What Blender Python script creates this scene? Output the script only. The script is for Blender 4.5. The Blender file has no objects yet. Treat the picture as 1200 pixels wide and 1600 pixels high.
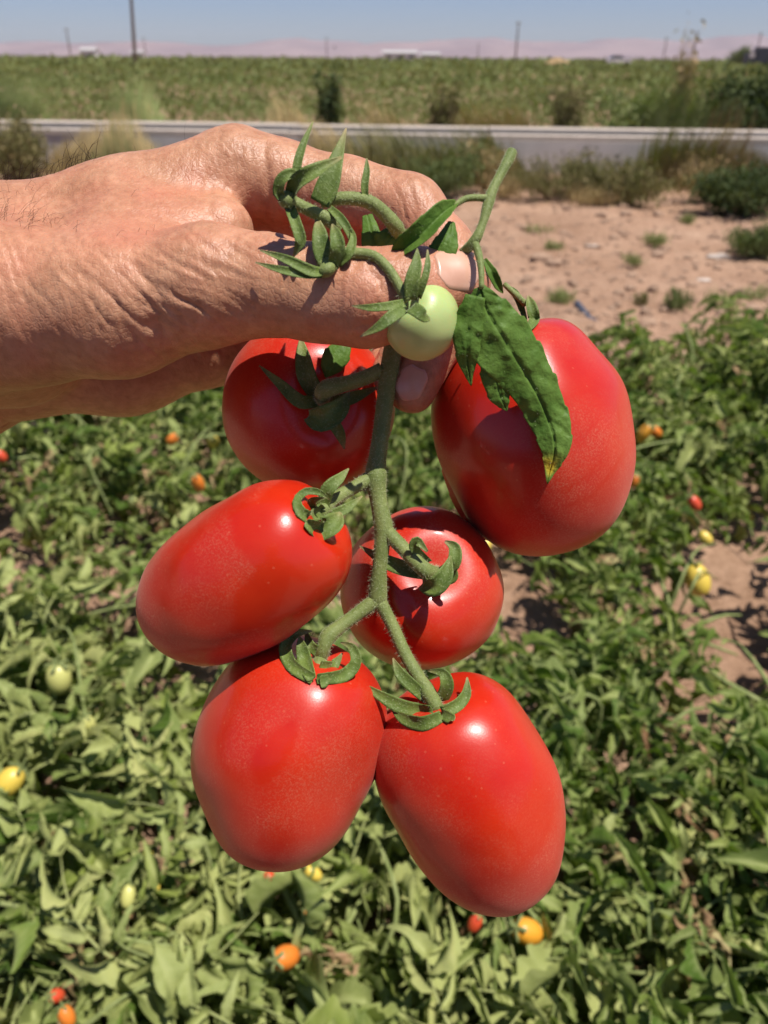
import bpy, bmesh, math, random
import numpy as np
from mathutils import Vector, Matrix

random.seed(7); RNG = np.random.default_rng(7)
S = bpy.context.scene
COL = S.collection
R = math.radians

# ------------------------------------------------------------------ camera, sky, sun, exposure
CAM_H = 1.5
FPX = 1202.0                      # focal length in pixels of the 1200x1600 frame
PITCH = math.atan(709.0 / FPX)    # downwards
ROLL = R(0.33)
cd = bpy.data.cameras.new('camera'); cam = bpy.data.objects.new('camera', cd); COL.objects.link(cam)
cd.sensor_fit = 'VERTICAL'; cd.sensor_height = 36.0; cd.sensor_width = 27.0
cd.lens = FPX / 1600 * 36.0
cd.clip_start = 0.02; cd.clip_end = 30000
cd.dof.use_dof = True; cd.dof.focus_distance = 0.238; cd.dof.aperture_fstop = 15.0
cp, sp = math.cos(PITCH), math.sin(PITCH)
CF = np.array([0, cp, -sp]); CR0 = np.array([1.0, 0, 0]); CU0 = np.array([0, sp, cp])
CR = CR0 * math.cos(ROLL) + CU0 * math.sin(ROLL)
CU = CU0 * math.cos(ROLL) - CR0 * math.sin(ROLL)
CPOS = np.array([0, 0, CAM_H])
mw = Matrix.Identity(4)
for i in range(3):
    mw[i][0] = CR[i]; mw[i][1] = CU[i]; mw[i][2] = -CF[i]; mw[i][3] = CPOS[i]
cam.matrix_world = mw
S.camera = cam

SUN_DIR = np.array([0.34, -0.17, 1.0]); SUN_DIR = SUN_DIR / np.linalg.norm(SUN_DIR)   # towards the sun
wd = bpy.data.worlds.new('World'); S.world = wd; wd.use_nodes = True
nt = wd.node_tree; bg = nt.nodes['Background']
sky = nt.nodes.new('ShaderNodeTexSky'); sky.sky_type = 'NISHITA'; sky.sun_disc = False
sky.sun_elevation = math.asin(SUN_DIR[2]); sky.sun_rotation = math.atan2(SUN_DIR[0], SUN_DIR[1])
sky.altitude = 1200; sky.air_density = 1.0; sky.dust_density = 1.2; sky.ozone_density = 2.5
tint = nt.nodes.new('ShaderNodeMix'); tint.data_type = 'RGBA'; tint.blend_type = 'MULTIPLY'; tint.inputs[0].default_value = 1.0
tint.inputs[7].default_value = (0.92, 0.95, 1.22, 1)
nt.links.new(sky.outputs[0], tint.inputs[6]); nt.links.new(tint.outputs[2], bg.inputs[0]); bg.inputs[1].default_value = 0.062
sl = bpy.data.lights.new('sun', 'SUN'); sun = bpy.data.objects.new('sun', sl); COL.objects.link(sun)
sl.energy = 5.0; sl.angle = R(0.53); sl.color = (1.0, 0.95, 0.88)
sun.rotation_euler = Vector((-SUN_DIR[0], -SUN_DIR[1], -SUN_DIR[2])).to_track_quat('-Z', 'Y').to_euler()
sun.location = (3, -2, 12)
S.view_settings.view_transform = 'Standard'; S.view_settings.look = 'None'
S.view_settings.exposure = 0.36; S.view_settings.gamma = 1.0; S.view_settings.use_curve_mapping = False
S.render.engine = 'CYCLES'
S.cycles.use_denoising = True
S.cycles.max_bounces = 8; S.cycles.diffuse_bounces = 3; S.cycles.glossy_bounces = 3
S.cycles.transmission_bounces = 4; S.cycles.volume_bounces = 0; S.cycles.transparent_max_bounces = 6
S.cycles.caustics_reflective = False; S.cycles.caustics_refractive = False

# ------------------------------------------------------------------ coordinate helpers
def cm(px, py, d):
    """photo pixel + depth in mm -> camera space mm (x right, y up, z depth)"""
    return np.array([(px - 600) / FPX * d, (800 - py) / FPX * d, d], float)
def c2w(p):
    p = np.asarray(p, float) / 1000.0
    return CPOS + p[..., 0:1] * CR + p[..., 1:2] * CU + p[..., 2:3] * CF
def w2px(P):
    v = np.asarray(P, float) - CPOS
    d = v @ CF
    return np.stack([600 + FPX * (v @ CR) / d, 800 - FPX * (v @ CU) / d, d], -1)
def ray(px, py):
    return CF + (px - 600) / FPX * CR + (800 - py) / FPX * CU
def atY(px, py, Y):
    r = ray(px, py); return CPOS + r * (Y / r[1])
def atZ(px, py, z=0.0):
    r = ray(px, py); return CPOS + r * ((z - CAM_H) / r[2])

def hash3(ix, iy, iz, seed=0):
    n = (ix.astype(np.int64) * 374761393 + iy.astype(np.int64) * 668265263 + iz.astype(np.int64) * 2147483647 + seed * 974711) & 0xFFFFFFFF
    n = ((n ^ (n >> 13)) * 1274126177) & 0xFFFFFFFF
    n = (n ^ (n >> 16)) & 0xFFFFFFFF
    return n.astype(np.float64) / 4294967295.0
def vnoise(P, scale=1.0, seed=0):
    P = np.asarray(P, float) * scale
    i = np.floor(P); f = P - i; f = f * f * (3 - 2 * f)
    out = 0
    for dx in (0, 1):
        for dy in (0, 1):
            for dz in (0, 1):
                w = (f[..., 0] if dx else 1 - f[..., 0]) * (f[..., 1] if dy else 1 - f[..., 1]) * (f[..., 2] if dz else 1 - f[..., 2])
                out = out + w * hash3(i[..., 0] + dx, i[..., 1] + dy, i[..., 2] + dz, seed)
    return out * 2 - 1
def fbm(P, scale=1.0, octs=3, seed=0):
    o = 0; a = 1.0
    for k in range(octs):
        o = o + a * vnoise(P, scale * 2 ** k, seed + k); a *= 0.5
    return o

# ------------------------------------------------------------------ object helpers
def mesh(name, V, Fc, mat=None, smooth=True, attrs=None):
    me = bpy.data.meshes.new(name)
    V = np.asarray(V, float)
    me.from_pydata(V.tolist(), [], Fc if isinstance(Fc, list) else Fc.tolist())
    if smooth: me.polygons.foreach_set('use_smooth', [True] * len(me.polygons))
    if attrs:
        for k, a in attrs.items():
            at = me.attributes.new(k, 'FLOAT', 'POINT'); at.data.foreach_set('value', np.asarray(a, np.float32))
    if mat is not None: me.materials.append(mat)
    me.update()
    return me
def obj(name, me, parent=None, loc=(0, 0, 0), rot=None):
    o = bpy.data.objects.new(name, me); COL.objects.link(o)
    o.location = loc
    if rot is not None: o.rotation_euler = rot
    if parent is not None: o.parent = parent
    return o
def tag(o, label=None, cat=None, group=None, kind=None):
    if label: o['label'] = label
    if cat: o['category'] = cat
    if group: o['group'] = group
    if kind: o['kind'] = kind
    return o
def thing(name, label, cat, loc=(0, 0, 0), group=None, rz=0):
    o = obj(name, None, None, loc, (0, 0, rz)); o.empty_display_size = 0.05
    return tag(o, label, cat, group)

class MB:
    def __init__(s): s.V = []; s.F = []; s.n = 0; s.A = {}
    def add(s, V, Fc, **at):
        V = np.asarray(V, float)
        s.V.append(V); s.F += [tuple(int(i) + s.n for i in f) for f in Fc]; s.n += len(V)
        for k, a in at.items(): s.A.setdefault(k, []).append(np.asarray(a, float))
        return s
    def me(s, name, mat, smooth=True):
        return mesh(name, np.concatenate(s.V), s.F, mat, smooth, {k: np.concatenate(a) for k, a in s.A.items()} or None)

def spline(P, n):
    """Catmull-Rom through the rows of P (any columns)"""
    P = np.asarray(P, float)
    Q = np.vstack([2 * P[0] - P[1], P, 2 * P[-1] - P[-2]])
    t = np.linspace(0, len(P) - 1 - 1e-9, n); i = t.astype(int); f = (t - i)[:, None]
    a, b, c, d = Q[i], Q[i + 1], Q[i + 2], Q[i + 3]
    return 0.5 * (2 * b + (c - a) * f + (2 * a - 5 * b + 4 * c - d) * f ** 2 + (3 * b - a - 3 * c + d) * f ** 3)
def unit(v):
    return v / (np.linalg.norm(v, axis=-1, keepdims=True) + 1e-12)
def tube(P, r, n=None, seg=8, ref=(0.3, 0.2, -1), wob=0.0, seed=0):
    """P rows xyz, r per row -> verts, faces"""
    P = np.asarray(P, float); r = np.broadcast_to(np.asarray(r, float), (len(P),))
    if n: Q = spline(np.c_[P, r], n); P, r = Q[:, :3], Q[:, 3]
    T = unit(np.gradient(P, axis=0)); ref = np.asarray(ref, float)
    A = unit(np.cross(T, np.broadcast_to(ref, T.shape))); B = np.cross(T, A)
    an = np.linspace(0, 2 * np.pi, seg, endpoint=False)
    rr = r[:, None] * np.ones(seg)
    V = P[:, None] + rr[..., None] * (np.cos(an)[None, :, None] * A[:, None] + np.sin(an)[None, :, None] * B[:, None])
    if wob:
        nn = vnoise(V / (r.mean() + 1e-9), 0.45, seed)
        V = V + (V - P[:, None]) * (nn * wob)[..., None]
    V = V.reshape(-1, 3); F = []
    m = len(P)
    for i in range(m - 1):
        for j in range(seg):
            k = (j + 1) % seg
            F.append((i * seg + j, i * seg + k, (i + 1) * seg + k, (i + 1) * seg + j))
    F.append(tuple(range(seg))[::-1]); F.append(tuple((m - 1) * seg + j for j in range(seg)))
    return V, F
def strap(P, w, n=14, nrm=(0, 0, -1), twist=0.0, cup=0.25, th=0.35, across=5):
    """a sepal: closed thin blade along P; w half widths; cup = rise of the margins / half width"""
    Q = spline(np.c_[np.asarray(P, float), np.asarray(w, float)], n); P, w = Q[:, :3], np.maximum(Q[:, 3], 0.12)
    T = unit(np.gradient(P, axis=0)); N0 = np.broadcast_to(np.asarray(nrm, float), T.shape)
    Sd = unit(np.cross(T, N0)); N = np.cross(Sd, T)
    tw = np.linspace(0, twist, n)[:, None]
    Sd, N = Sd * np.cos(tw) + N * np.sin(tw), N * np.cos(tw) - Sd * np.sin(tw)
    v = np.linspace(-1, 1, across)
    top = P[:, None] + w[:, None, None] * (v[None, :, None] * Sd[:, None] + cup * (v ** 2)[None, :, None] * N[:, None])
    thk = th * (1 - 0.6 * v ** 2)
    bot = top - (thk[None, :, None] * N[:, None])
    V = np.concatenate([top, bot[:, ::-1]], 1); k = 2 * across
    F = []
    for i in range(n - 1):
        for j in range(k):
            j2 = (j + 1) % k
            F.append((i * k + j, i * k + j2, (i + 1) * k + j2, (i + 1) * k + j))
    F.append(tuple(range(k))[::-1]); F.append(tuple((n - 1) * k + j for j in range(k)))
    return V.reshape(-1, 3), F
def box(c, s):
    c = np.asarray(c, float); s = np.asarray(s, float) / 2
    V = np.array([[x, y, z] for x in (-1, 1) for y in (-1, 1) for z in (-1, 1)]) * s + c
    return V, [(0, 1, 3, 2), (4, 6, 7, 5), (0, 4, 5, 1), (2, 3, 7, 6), (0, 2, 6, 4), (1, 5, 7, 3)]

# ------------------------------------------------------------------ materials
def new_mat(name):
    m = bpy.data.materials.new(name); m.use_nodes = True
    n = m.node_tree; return m, n, n.nodes['Principled BSDF'], n.links
def nd(n, t, **kw):
    x = n.nodes.new(t)
    for k, v in kw.items():
        if k in x.inputs: x.inputs[k].default_value = v
        else: setattr(x, k, v)
    return x
def ramp(n, stops):
    r = n.nodes.new('ShaderNodeValToRGB'); e = r.color_ramp.elements
    while len(e) < len(stops): e.new(0.5)
    for k, (p, c) in enumerate(stops):
        e[k].position = p; e[k].color = (*c, 1) if len(c) == 3 else c
    return r
def mixc(n, L, fac, a, b, blend='MIX'):
    m = n.nodes.new('ShaderNodeMix'); m.data_type = 'RGBA'; m.blend_type = blend
    for sock, v in ((m.inputs[0], fac), (m.inputs[6], a), (m.inputs[7], b)):
        if hasattr(v, 'links'): L.new(v, sock)
        elif isinstance(v, (int, float)): sock.default_value = v
        else: sock.default_value = (*v, 1)
    return m.outputs[2]
def math_(n, L, op, a, b=None, clamp=False):
    m = n.nodes.new('ShaderNodeMath'); m.operation = op; m.use_clamp = clamp
    for sock, v in ((m.inputs[0], a), (m.inputs[1], b)):
        if v is None: continue
        if hasattr(v, 'links'): L.new(v, sock)
        else: sock.default_value = v
    return m.outputs[0]
def noise(n, L, scale, detail=3, rough=0.55, coord='Object', dim=None):
    t = n.nodes.new('ShaderNodeTexNoise'); t.inputs['Scale'].default_value = scale
    t.inputs['Detail'].default_value = detail; t.inputs['Roughness'].default_value = rough
    c = n.nodes.get('TC') or n.nodes.new('ShaderNodeTexCoord'); c.name = 'TC'
    L.new(c.outputs[coord], t.inputs['Vector'])
    return t
def bump(n, L, bs, h, strength, dist, prev=None):
    b = n.nodes.new('ShaderNodeBump'); b.inputs['Strength'].default_value = strength; b.inputs['Distance'].default_value = dist
    L.new(h, b.inputs['Height'])
    if prev is not None: L.new(prev, b.inputs['Normal'])
    L.new(b.outputs[0], bs.inputs['Normal']); return b.outputs[0]
def simple(name, c1, c2, scale=20, rough=0.8, bst=0.0, bd=0.01, bscale=None, spec=0.3, sheen=0.0):
    m, n, b, L = new_mat(name)
    t = noise(n, L, scale, 4, 0.6)
    r = ramp(n, [(0.3, c1), (0.7, c2)]); L.new(t.outputs[0], r.inputs[0]); L.new(r.outputs[0], b.inputs['Base Color'])
    b.inputs['Roughness'].default_value = rough; b.inputs['Specular IOR Level'].default_value = spec
    if sheen: b.inputs['Sheen Weight'].default_value = sheen
    if bst:
        t2 = noise(n, L, bscale or scale * 3, 5, 0.65); bump(n, L, b, t2.outputs[0], bst, bd)
    return m

def mat_tomato(name, c1, c2, dustc, dust_amt, sss=0.12):
    m, n, b, L = new_mat(name)
    t = noise(n, L, 28, 4, 0.6)
    r = ramp(n, [(0.3, c1), (0.72, c2)]); L.new(t.outputs[0], r.inputs[0])
    # tiny pale specks
    vo = n.nodes.new('ShaderNodeTexVoronoi'); vo.inputs['Scale'].default_value = 260; L.new(n.nodes['TC'].outputs['Object'], vo.inputs['Vector'])
    sp_ = math_(n, L, 'LESS_THAN', vo.outputs['Distance'], 0.10)
    sp_ = math_(n, L, 'MULTIPLY', sp_, 0.12)
    base = mixc(n, L, sp_, r.outputs[0], (0.75, 0.30, 0.16))
    # dust film: fine grains where it has not been wiped off
    at = n.nodes.new('ShaderNodeAttribute'); at.attribute_name = 'dust'
    g1 = noise(n, L, 1700, 3, 0.75); g2 = noise(n, L, 60, 5, 0.7)
    gr = ramp(n, [(0.46, (0.06,) * 3), (0.66, (1, 1, 1))]); L.new(g1.outputs[0], gr.inputs[0])
    g2r = ramp(n, [(0.30, (0.42,) * 3), (0.70, (1, 1, 1))]); L.new(g2.outputs[0], g2r.inputs[0])
    d = math_(n, L, 'MULTIPLY', gr.outputs[0], g2r.outputs[0]); d = math_(n, L, 'MULTIPLY', d, at.outputs['Fac'])
    dm = math_(n, L, 'MULTIPLY', d, dust_amt)
    L.new(mixc(n, L, dm, base, dustc), b.inputs['Base Color'])
    rr = math_(n, L, 'MULTIPLY_ADD', at.outputs['Fac'], 0.17); rr.node.inputs[2].default_value = 0.29
    L.new(rr, b.inputs['Roughness'])
    b.inputs['IOR'].default_value = 1.42
    cw = math_(n, L, 'MULTIPLY_ADD', at.outputs['Fac'], -0.16); cw.node.inputs[2].default_value = 0.30; L.new(cw, b.inputs['Coat Weight']); b.inputs['Coat Roughness'].default_value = 0.13
    b.inputs['Specular IOR Level'].default_value = 0.5
    b.inputs['Subsurface Weight'].default_value = sss; b.inputs['Subsurface Radius'].default_value = (1, 0.2, 0.1); b.inputs['Subsurface Scale'].default_value = 0.004
    sh = math_(n, L, 'MULTIPLY', at.outputs['Fac'], 0.09); L.new(sh, b.inputs['Sheen Weight'])
    b.inputs['Sheen Roughness'].default_value = 0.45; b.inputs['Sheen Tint'].default_value = (1, 0.75, 0.66, 1)
    bump(n, L, b, g1.outputs[0], 0.10, 0.0004)
    return m
M = {}
M['tomato'] = mat_tomato('tomato_skin', (0.44, 0.009, 0.003), (0.52, 0.028, 0.005), (0.54, 0.21, 0.125), 0.44)
M['green'] = mat_tomato('green_tomato_skin', (0.36, 0.46, 0.15), (0.44, 0.54, 0.20), (0.6, 0.6, 0.4), 0.1, 0.3)

def mat_stem(name, c1, c2):
    m, n, b, L = new_mat(name)
    t = noise(n, L, 160, 4, 0.6); r = ramp(n, [(0.3, c1), (0.7, c2)]); L.new(t.outputs[0], r.inputs[0])
    g = noise(n, L, 1500, 2, 0.6); gr = ramp(n, [(0.55, (0, 0, 0)), (0.75, (1, 1, 1))]); L.new(g.outputs[0], gr.inputs[0])
    f = math_(n, L, 'MULTIPLY', gr.outputs[0], 0.35)
    cc = mixc(n, L, f, r.outputs[0], (0.42, 0.46, 0.25)); ta = n.nodes.new('ShaderNodeAttribute'); ta.attribute_name = 'tip'
    L.new(mixc(n, L, ta.outputs['Fac'], cc, (0.34, 0.25, 0.13)), b.inputs['Base Color'])
    b.inputs['Roughness'].default_value = 0.62; b.inputs['Sheen Weight'].default_value = 0.25; b.inputs['Sheen Roughness'].default_value = 0.4
    b.inputs['Sheen Tint'].default_value = (0.8, 0.9, 0.5, 1)
    b.inputs['Specular IOR Level'].default_value = 0.3
    bump(n, L, b, g.outputs[0], 0.35, 0.0006)
    return m
M['stem'] = mat_stem('stem_fuzzy', (0.115, 0.155, 0.038), (0.19, 0.225, 0.068))
M['sepal'] = mat_stem('sepal_green', (0.062, 0.105, 0.016), (0.135, 0.185, 0.036))
M['fuzz'] = simple('stem_fuzz', (0.4, 0.44, 0.25), (0.5, 0.52, 0.33), 50, 0.7)

def mat_leaf(name, stops, back=0.5, trans=0.32, scale=40, bst=0.3, spot=None, objrand=True, rough=0.6):
    m, n, b, L = new_mat(name)
    t = noise(n, L, scale, 4, 0.6)
    if objrand:
        oi = n.nodes.new('ShaderNodeObjectInfo')
        f = math_(n, L, 'MULTIPLY', oi.outputs['Random'], 0.62)
        f2 = math_(n, L, 'MULTIPLY', t.outputs[0], 0.5); f = math_(n, L, 'ADD', f, f2)
        f = math_(n, L, 'SUBTRACT', f, 0.06, True)
    else: f = t.outputs[0]
    r = ramp(n, stops); L.new(f, r.inputs[0]); c = r.outputs[0]
    ge = n.nodes.new('ShaderNodeNewGeometry')
    bf = math_(n, L, 'MULTIPLY', ge.outputs['Backfacing'], back)
    c = mixc(n, L, bf, c, (0.33, 0.37, 0.125))
    if objrand:
        rb = n.nodes.new('ShaderNodeAttribute'); rb.attribute_name = 'rib'
        c = mixc(n, L, math_(n, L, 'MULTIPLY', rb.outputs['Fac'], 0.45), c, (0.44, 0.47, 0.20))
    if spot:
        at = n.nodes.new('ShaderNodeAttribute'); at.attribute_name = 'spot'
        c = mixc(n, L, at.outputs['Fac'], c, spot)
    L.new(c, b.inputs['Base Color']); b.inputs['Roughness'].default_value = rough; b.inputs['Specular IOR Level'].default_value = 0.15
    nb = noise(n, L, scale * 5, 3, 0.6); bump(n, L, b, nb.outputs[0], bst, 0.002)
    if trans:
        tr = n.nodes.new('ShaderNodeBsdfTranslucent'); tc = mixc(n, L, 0.55, c, (0.26, 0.42, 0.02)); L.new(tc, tr.inputs[0])
        mx = n.nodes.new('ShaderNodeMixShader'); mx.inputs[0].default_value = trans
        L.new(b.outputs[0], mx.inputs[1]); L.new(tr.outputs[0], mx.inputs[2])
        L.new(mx.outputs[0], n.nodes['Material Output'].inputs[0])
    return m
M['leaf_front'] = mat_leaf('truss_leaf', [(0.25, (0.055, 0.118, 0.016)), (0.75, (0.125, 0.210, 0.038))], 0.0, 0.10, 120, 0.25, (0.55, 0.42, 0.04), False, 0.5)
M['leaf_pale'] = mat_leaf('field_leaf_pale', [(0.10, (0.075, 0.125, 0.022)), (0.40, (0.22, 0.255, 0.072)), (0.70, (0.35, 0.37, 0.125)), (0.93, (0.48, 0.47, 0.17)), (0.99, (0.55, 0.47, 0.10))], 0.5, 0.24)
M['leaf_green'] = mat_leaf('field_leaf_green', [(0.12, (0.035, 0.08, 0.010)), (0.5, (0.10, 0.165, 0.024)), (0.9, (0.27, 0.31, 0.068))])
M['leaf_dry'] = mat_leaf('field_leaf_dry', [(0.2, (0.16, 0.075, 0.035)), (0.8, (0.36, 0.22, 0.12))], 0.2, 0.1)
M['vine'] = simple('vine_stem', (0.15, 0.19, 0.05), (0.28, 0.31, 0.12), 40, 0.7, 0.2, 0.002)

def mat_skin():
    m, n, b, L = new_mat('skin')
    t = noise(n, L, 45, 4, 0.6); r = ramp(n, [(0.3, (0.395, 0.185, 0.100)), (0.7, (0.52, 0.280, 0.165))]); L.new(t.outputs[0], r.inputs[0])
    t2 = noise(n, L, 320, 3, 0.6); r2 = ramp(n, [(0.32, (0.74, 0.64, 0.58)), (0.66, (1.08, 1.08, 1.08))]); L.new(t2.outputs[0], r2.inputs[0])
    c = mixc(n, L, 0.75, r.outputs[0], r2.outputs[0], 'MULTIPLY')
    at = n.nodes.new('ShaderNodeAttribute'); at.attribute_name = 'flush'
    c = mixc(n, L, at.outputs['Fac'], c, (0.52, 0.185, 0.11))
    L.new(c, b.inputs['Base Color']); b.inputs['Roughness'].default_value = 0.47; b.inputs['Specular IOR Level'].default_value = 0.42
    b.inputs['Subsurface Weight'].default_value = 0.18; b.inputs['Subsurface Radius'].default_value = (1, 0.32, 0.16); b.inputs['Subsurface Scale'].default_value = 0.0035
    vo = n.nodes.new('ShaderNodeTexVoronoi'); vo.feature = 'DISTANCE_TO_EDGE'; vo.inputs['Scale'].default_value = 620
    wv = noise(n, L, 130, 3, 0.6)
    ad = n.nodes.new('ShaderNodeVectorMath'); ad.operation = 'MULTIPLY_ADD'; L.new(wv.outputs['Color'], ad.inputs[0]); ad.inputs[1].default_value = (0.004,) * 3
    L.new(n.nodes['TC'].outputs['Object'], ad.inputs[2]); L.new(ad.outputs[0], vo.inputs['Vector'])
    cr = ramp(n, [(0.0, (0, 0, 0)), (0.16, (1, 1, 1))]); L.new(vo.outputs['Distance'], cr.inputs[0])
    b1 = bump(n, L, b, cr.outputs[0], 0.22, 0.0003)
    mp = n.nodes.new('ShaderNodeMapping'); mp.inputs['Rotation'].default_value = (0.3, 0.75, 0.2); mp.inputs['Scale'].default_value = (1.0, 1.0, 0.16)
    L.new(n.nodes['TC'].outputs['Object'], mp.inputs[0]); ln_ = n.nodes.new('ShaderNodeTexNoise'); ln_.inputs['Scale'].default_value = 520; ln_.inputs['Detail'].default_value = 3; L.new(mp.outputs[0], ln_.inputs['Vector'])
    b1 = bump(n, L, b, ln_.outputs[0], 0.5, 0.0008, b1)
    t3 = noise(n, L, 900, 3, 0.6); bump(n, L, b, t3.outputs[0], 0.2, 0.0003, b1)
    return m
M['skin'] = mat_skin()
M['nail'] = simple('fingernail', (0.52, 0.27, 0.18), (0.60, 0.36, 0.26), 120, 0.3, spec=0.5)
M['hair'] = simple('arm_hair', (0.03, 0.018, 0.012), (0.06, 0.035, 0.02), 60, 0.5)

def mat_ground():
    m, n, b, L = new_mat('dry_soil')
    t = noise(n, L, 0.9, 6, 0.65); r = ramp(n, [(0.32, (0.330, 0.200, 0.128)), (0.52, (0.415, 0.262, 0.174)), (0.72, (0.48, 0.322, 0.222))]); L.new(t.outputs[0], r.inputs[0])
    t2 = noise(n, L, 22, 5, 0.7); r2 = ramp(n, [(0.32, (0.56, 0.52, 0.48)), (0.62, (1.03, 1.03, 1.03))]); L.new(t2.outputs[0], r2.inputs[0])
    L.new(mixc(n, L, 0.8, r.outputs[0], r2.outputs[0], 'MULTIPLY'), b.inputs['Base Color'])
    b.inputs['Roughness'].default_value = 0.95; b.inputs['Specular IOR Level'].default_value = 0.1
    t3 = noise(n, L, 45, 6, 0.7); bump(n, L, b, t3.outputs[0], 0.8, 0.02)
    return m
M['ground'] = mat_ground()
M['clod'] = simple('dirt_clod', (0.27, 0.17, 0.11), (0.40, 0.27, 0.185), 30, 0.95, 0.6, 0.01)
M['concrete'] = simple('canal_concrete', (0.46, 0.425, 0.39), (0.57, 0.53, 0.485), 3, 0.9, 0.4, 0.01, 40)
M['concrete_top'] = simple('canal_coping', (0.40, 0.335, 0.275), (0.52, 0.44, 0.365), 4, 0.9, 0.4, 0.01, 40)
M['water'] = simple('canal_water', (0.05, 0.06, 0.05), (0.06, 0.07, 0.05), 2, 0.08)
M['field_leaf'] = mat_leaf('crop_leaf', [(0.3, (0.080, 0.112, 0.030)), (0.52, (0.145, 0.172, 0.058)), (0.75, (0.25, 0.235, 0.10))], 0.15, 0.15, 0.25, 0.1, None, False)
M['bush'] = mat_leaf('bush_leaf', [(0.3, (0.055, 0.085, 0.024)), (0.7, (0.15, 0.17, 0.07))], 0.2, 0.15, 3, 0.1, None, False)
M['bush_brown'] = mat_leaf('bush_leaf_brown', [(0.3, (0.10, 0.085, 0.035)), (0.7, (0.24, 0.18, 0.085))], 0.2, 0.15, 3, 0.1, None, False)
M['bush_dark'] = mat_leaf('bush_leaf_dark', [(0.3, (0.028, 0.048, 0.016)), (0.7, (0.075, 0.095, 0.036))], 0.1, 0.1, 3, 0.1, None, False)
M['straw'] = mat_leaf('dry_grass', [(0.3, (0.30, 0.19, 0.085)), (0.7, (0.46, 0.33, 0.17))], 0.1, 0.15, 3, 0.1, None, False)
M['weed'] = mat_leaf('weed_leaf', [(0.3, (0.14, 0.18, 0.055)), (0.7, (0.29, 0.31, 0.13))], 0.2, 0.2, 6, 0.1, None, False)
M['twig'] = simple('twig', (0.11, 0.075, 0.045), (0.2, 0.14, 0.08), 20, 0.9)
M['wood'] = simple('pole_wood', (0.10, 0.075, 0.06), (0.16, 0.12, 0.10), 5, 0.9)
M['white'] = simple('white_paint', (0.52, 0.51, 0.50), (0.62, 0.61, 0.60), 5, 0.5)
M['dark'] = simple('dark_paint', (0.025, 0.03, 0.04), (0.04, 0.045, 0.055), 5, 0.4)
M['glass'] = simple('window_glass', (0.03, 0.04, 0.05), (0.05, 0.06, 0.07), 5, 0.1)
M['tyre'] = simple('tyre_rubber', (0.02, 0.02, 0.02), (0.03, 0.03, 0.03), 5, 0.9)
M['roof'] = simple('sheet_roof', (0.36, 0.34, 0.33), (0.44, 0.42, 0.41), 5, 0.6)
M['hose'] = simple('hose_plastic', (0.05, 0.055, 0.075), (0.10, 0.105, 0.13), 30, 0.5)
M['hill'] = simple('hill_soil', (0.20, 0.150, 0.165), (0.29, 0.215, 0.215), 0.004, 0.95)

# ------------------------------------------------------------------ ground
def height(x, y):
    P = np.stack([x, y, 0 * x], -1)
    near = np.exp(-np.maximum(y - 6, 0) / 10.0)
    h = 0.035 * fbm(P, 0.8, 3, 3) + near * (0.018 * fbm(P, 5, 3, 9) + 0.012 * np.maximum(fbm(P, 16, 2, 21), 0))
    h += 0.03 * np.cos((y - 1.1) / 1.6 * 2 * np.pi) * (y < 3.6)
    h *= np.clip((60 - y) / 40, 0, 1)
    return h
ys = np.unique(np.concatenate([np.linspace(-30, -1, 12), np.arange(-1, 6, 0.035), np.arange(6, 13, 0.07), 13 * 1.12 ** np.arange(0, 55)]))
xs1 = np.concatenate([np.arange(0, 4.5, 0.04), np.arange(4.5, 9, 0.12), 9 * 1.2 ** np.arange(0, 36)])
xs = np.unique(np.concatenate([-xs1, xs1]))
gx, gy = np.meshgrid(xs, ys, indexing='ij'); gz = height(gx, gy)
V = np.stack([gx, gy, gz], -1).reshape(-1, 3); ny = len(ys); nx = len(xs)
I = np.arange((nx - 1) * ny).reshape(nx - 1, ny)[:, :-1].reshape(-1)
gF = np.stack([I, I + ny, I + ny + 1, I + 1], -1)
tag(obj('ground', mesh('ground', V, gF, M['ground'])), kind='structure')

# hills on the horizon
def hills(name, y0, y1, hs, seed):
    hx = np.linspace(-6000, 6000, 260); hy = np.linspace(y0, y1, 16)
    X, Y = np.meshgrid(hx, hy, indexing='ij'); P = np.stack([X, Y * 0 + seed * 77, 0 * X], -1)
    t = np.sin(np.linspace(0, np.pi, 16))[None, :] ** 0.8
    prof = 0.55 + 0.35 * fbm(P, 1 / 900, 4, seed) + 0.25 * np.clip((X - 300) / 1500, 0, 1.2)
    Z = hs * np.maximum(prof, 0.08) * t * (1 + 0.18 * fbm(np.stack([X, Y, 0 * X], -1), 1 / 160, 3, seed + 5)) - 1.0
    n_ = 16; I = np.arange((260 - 1) * n_).reshape(259, n_)[:, :-1].reshape(-1)
    o = obj(name, mesh(name, np.stack([X, Y, Z], -1).reshape(-1, 3), np.stack([I, I + n_, I + n_ + 1, I + 1], -1), M['hill']))
    return tag(o, kind='structure')
hills('hills', 3000, 3700, 58, 4)
hills('far_hills', 4200, 5200, 108, 11)

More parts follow.
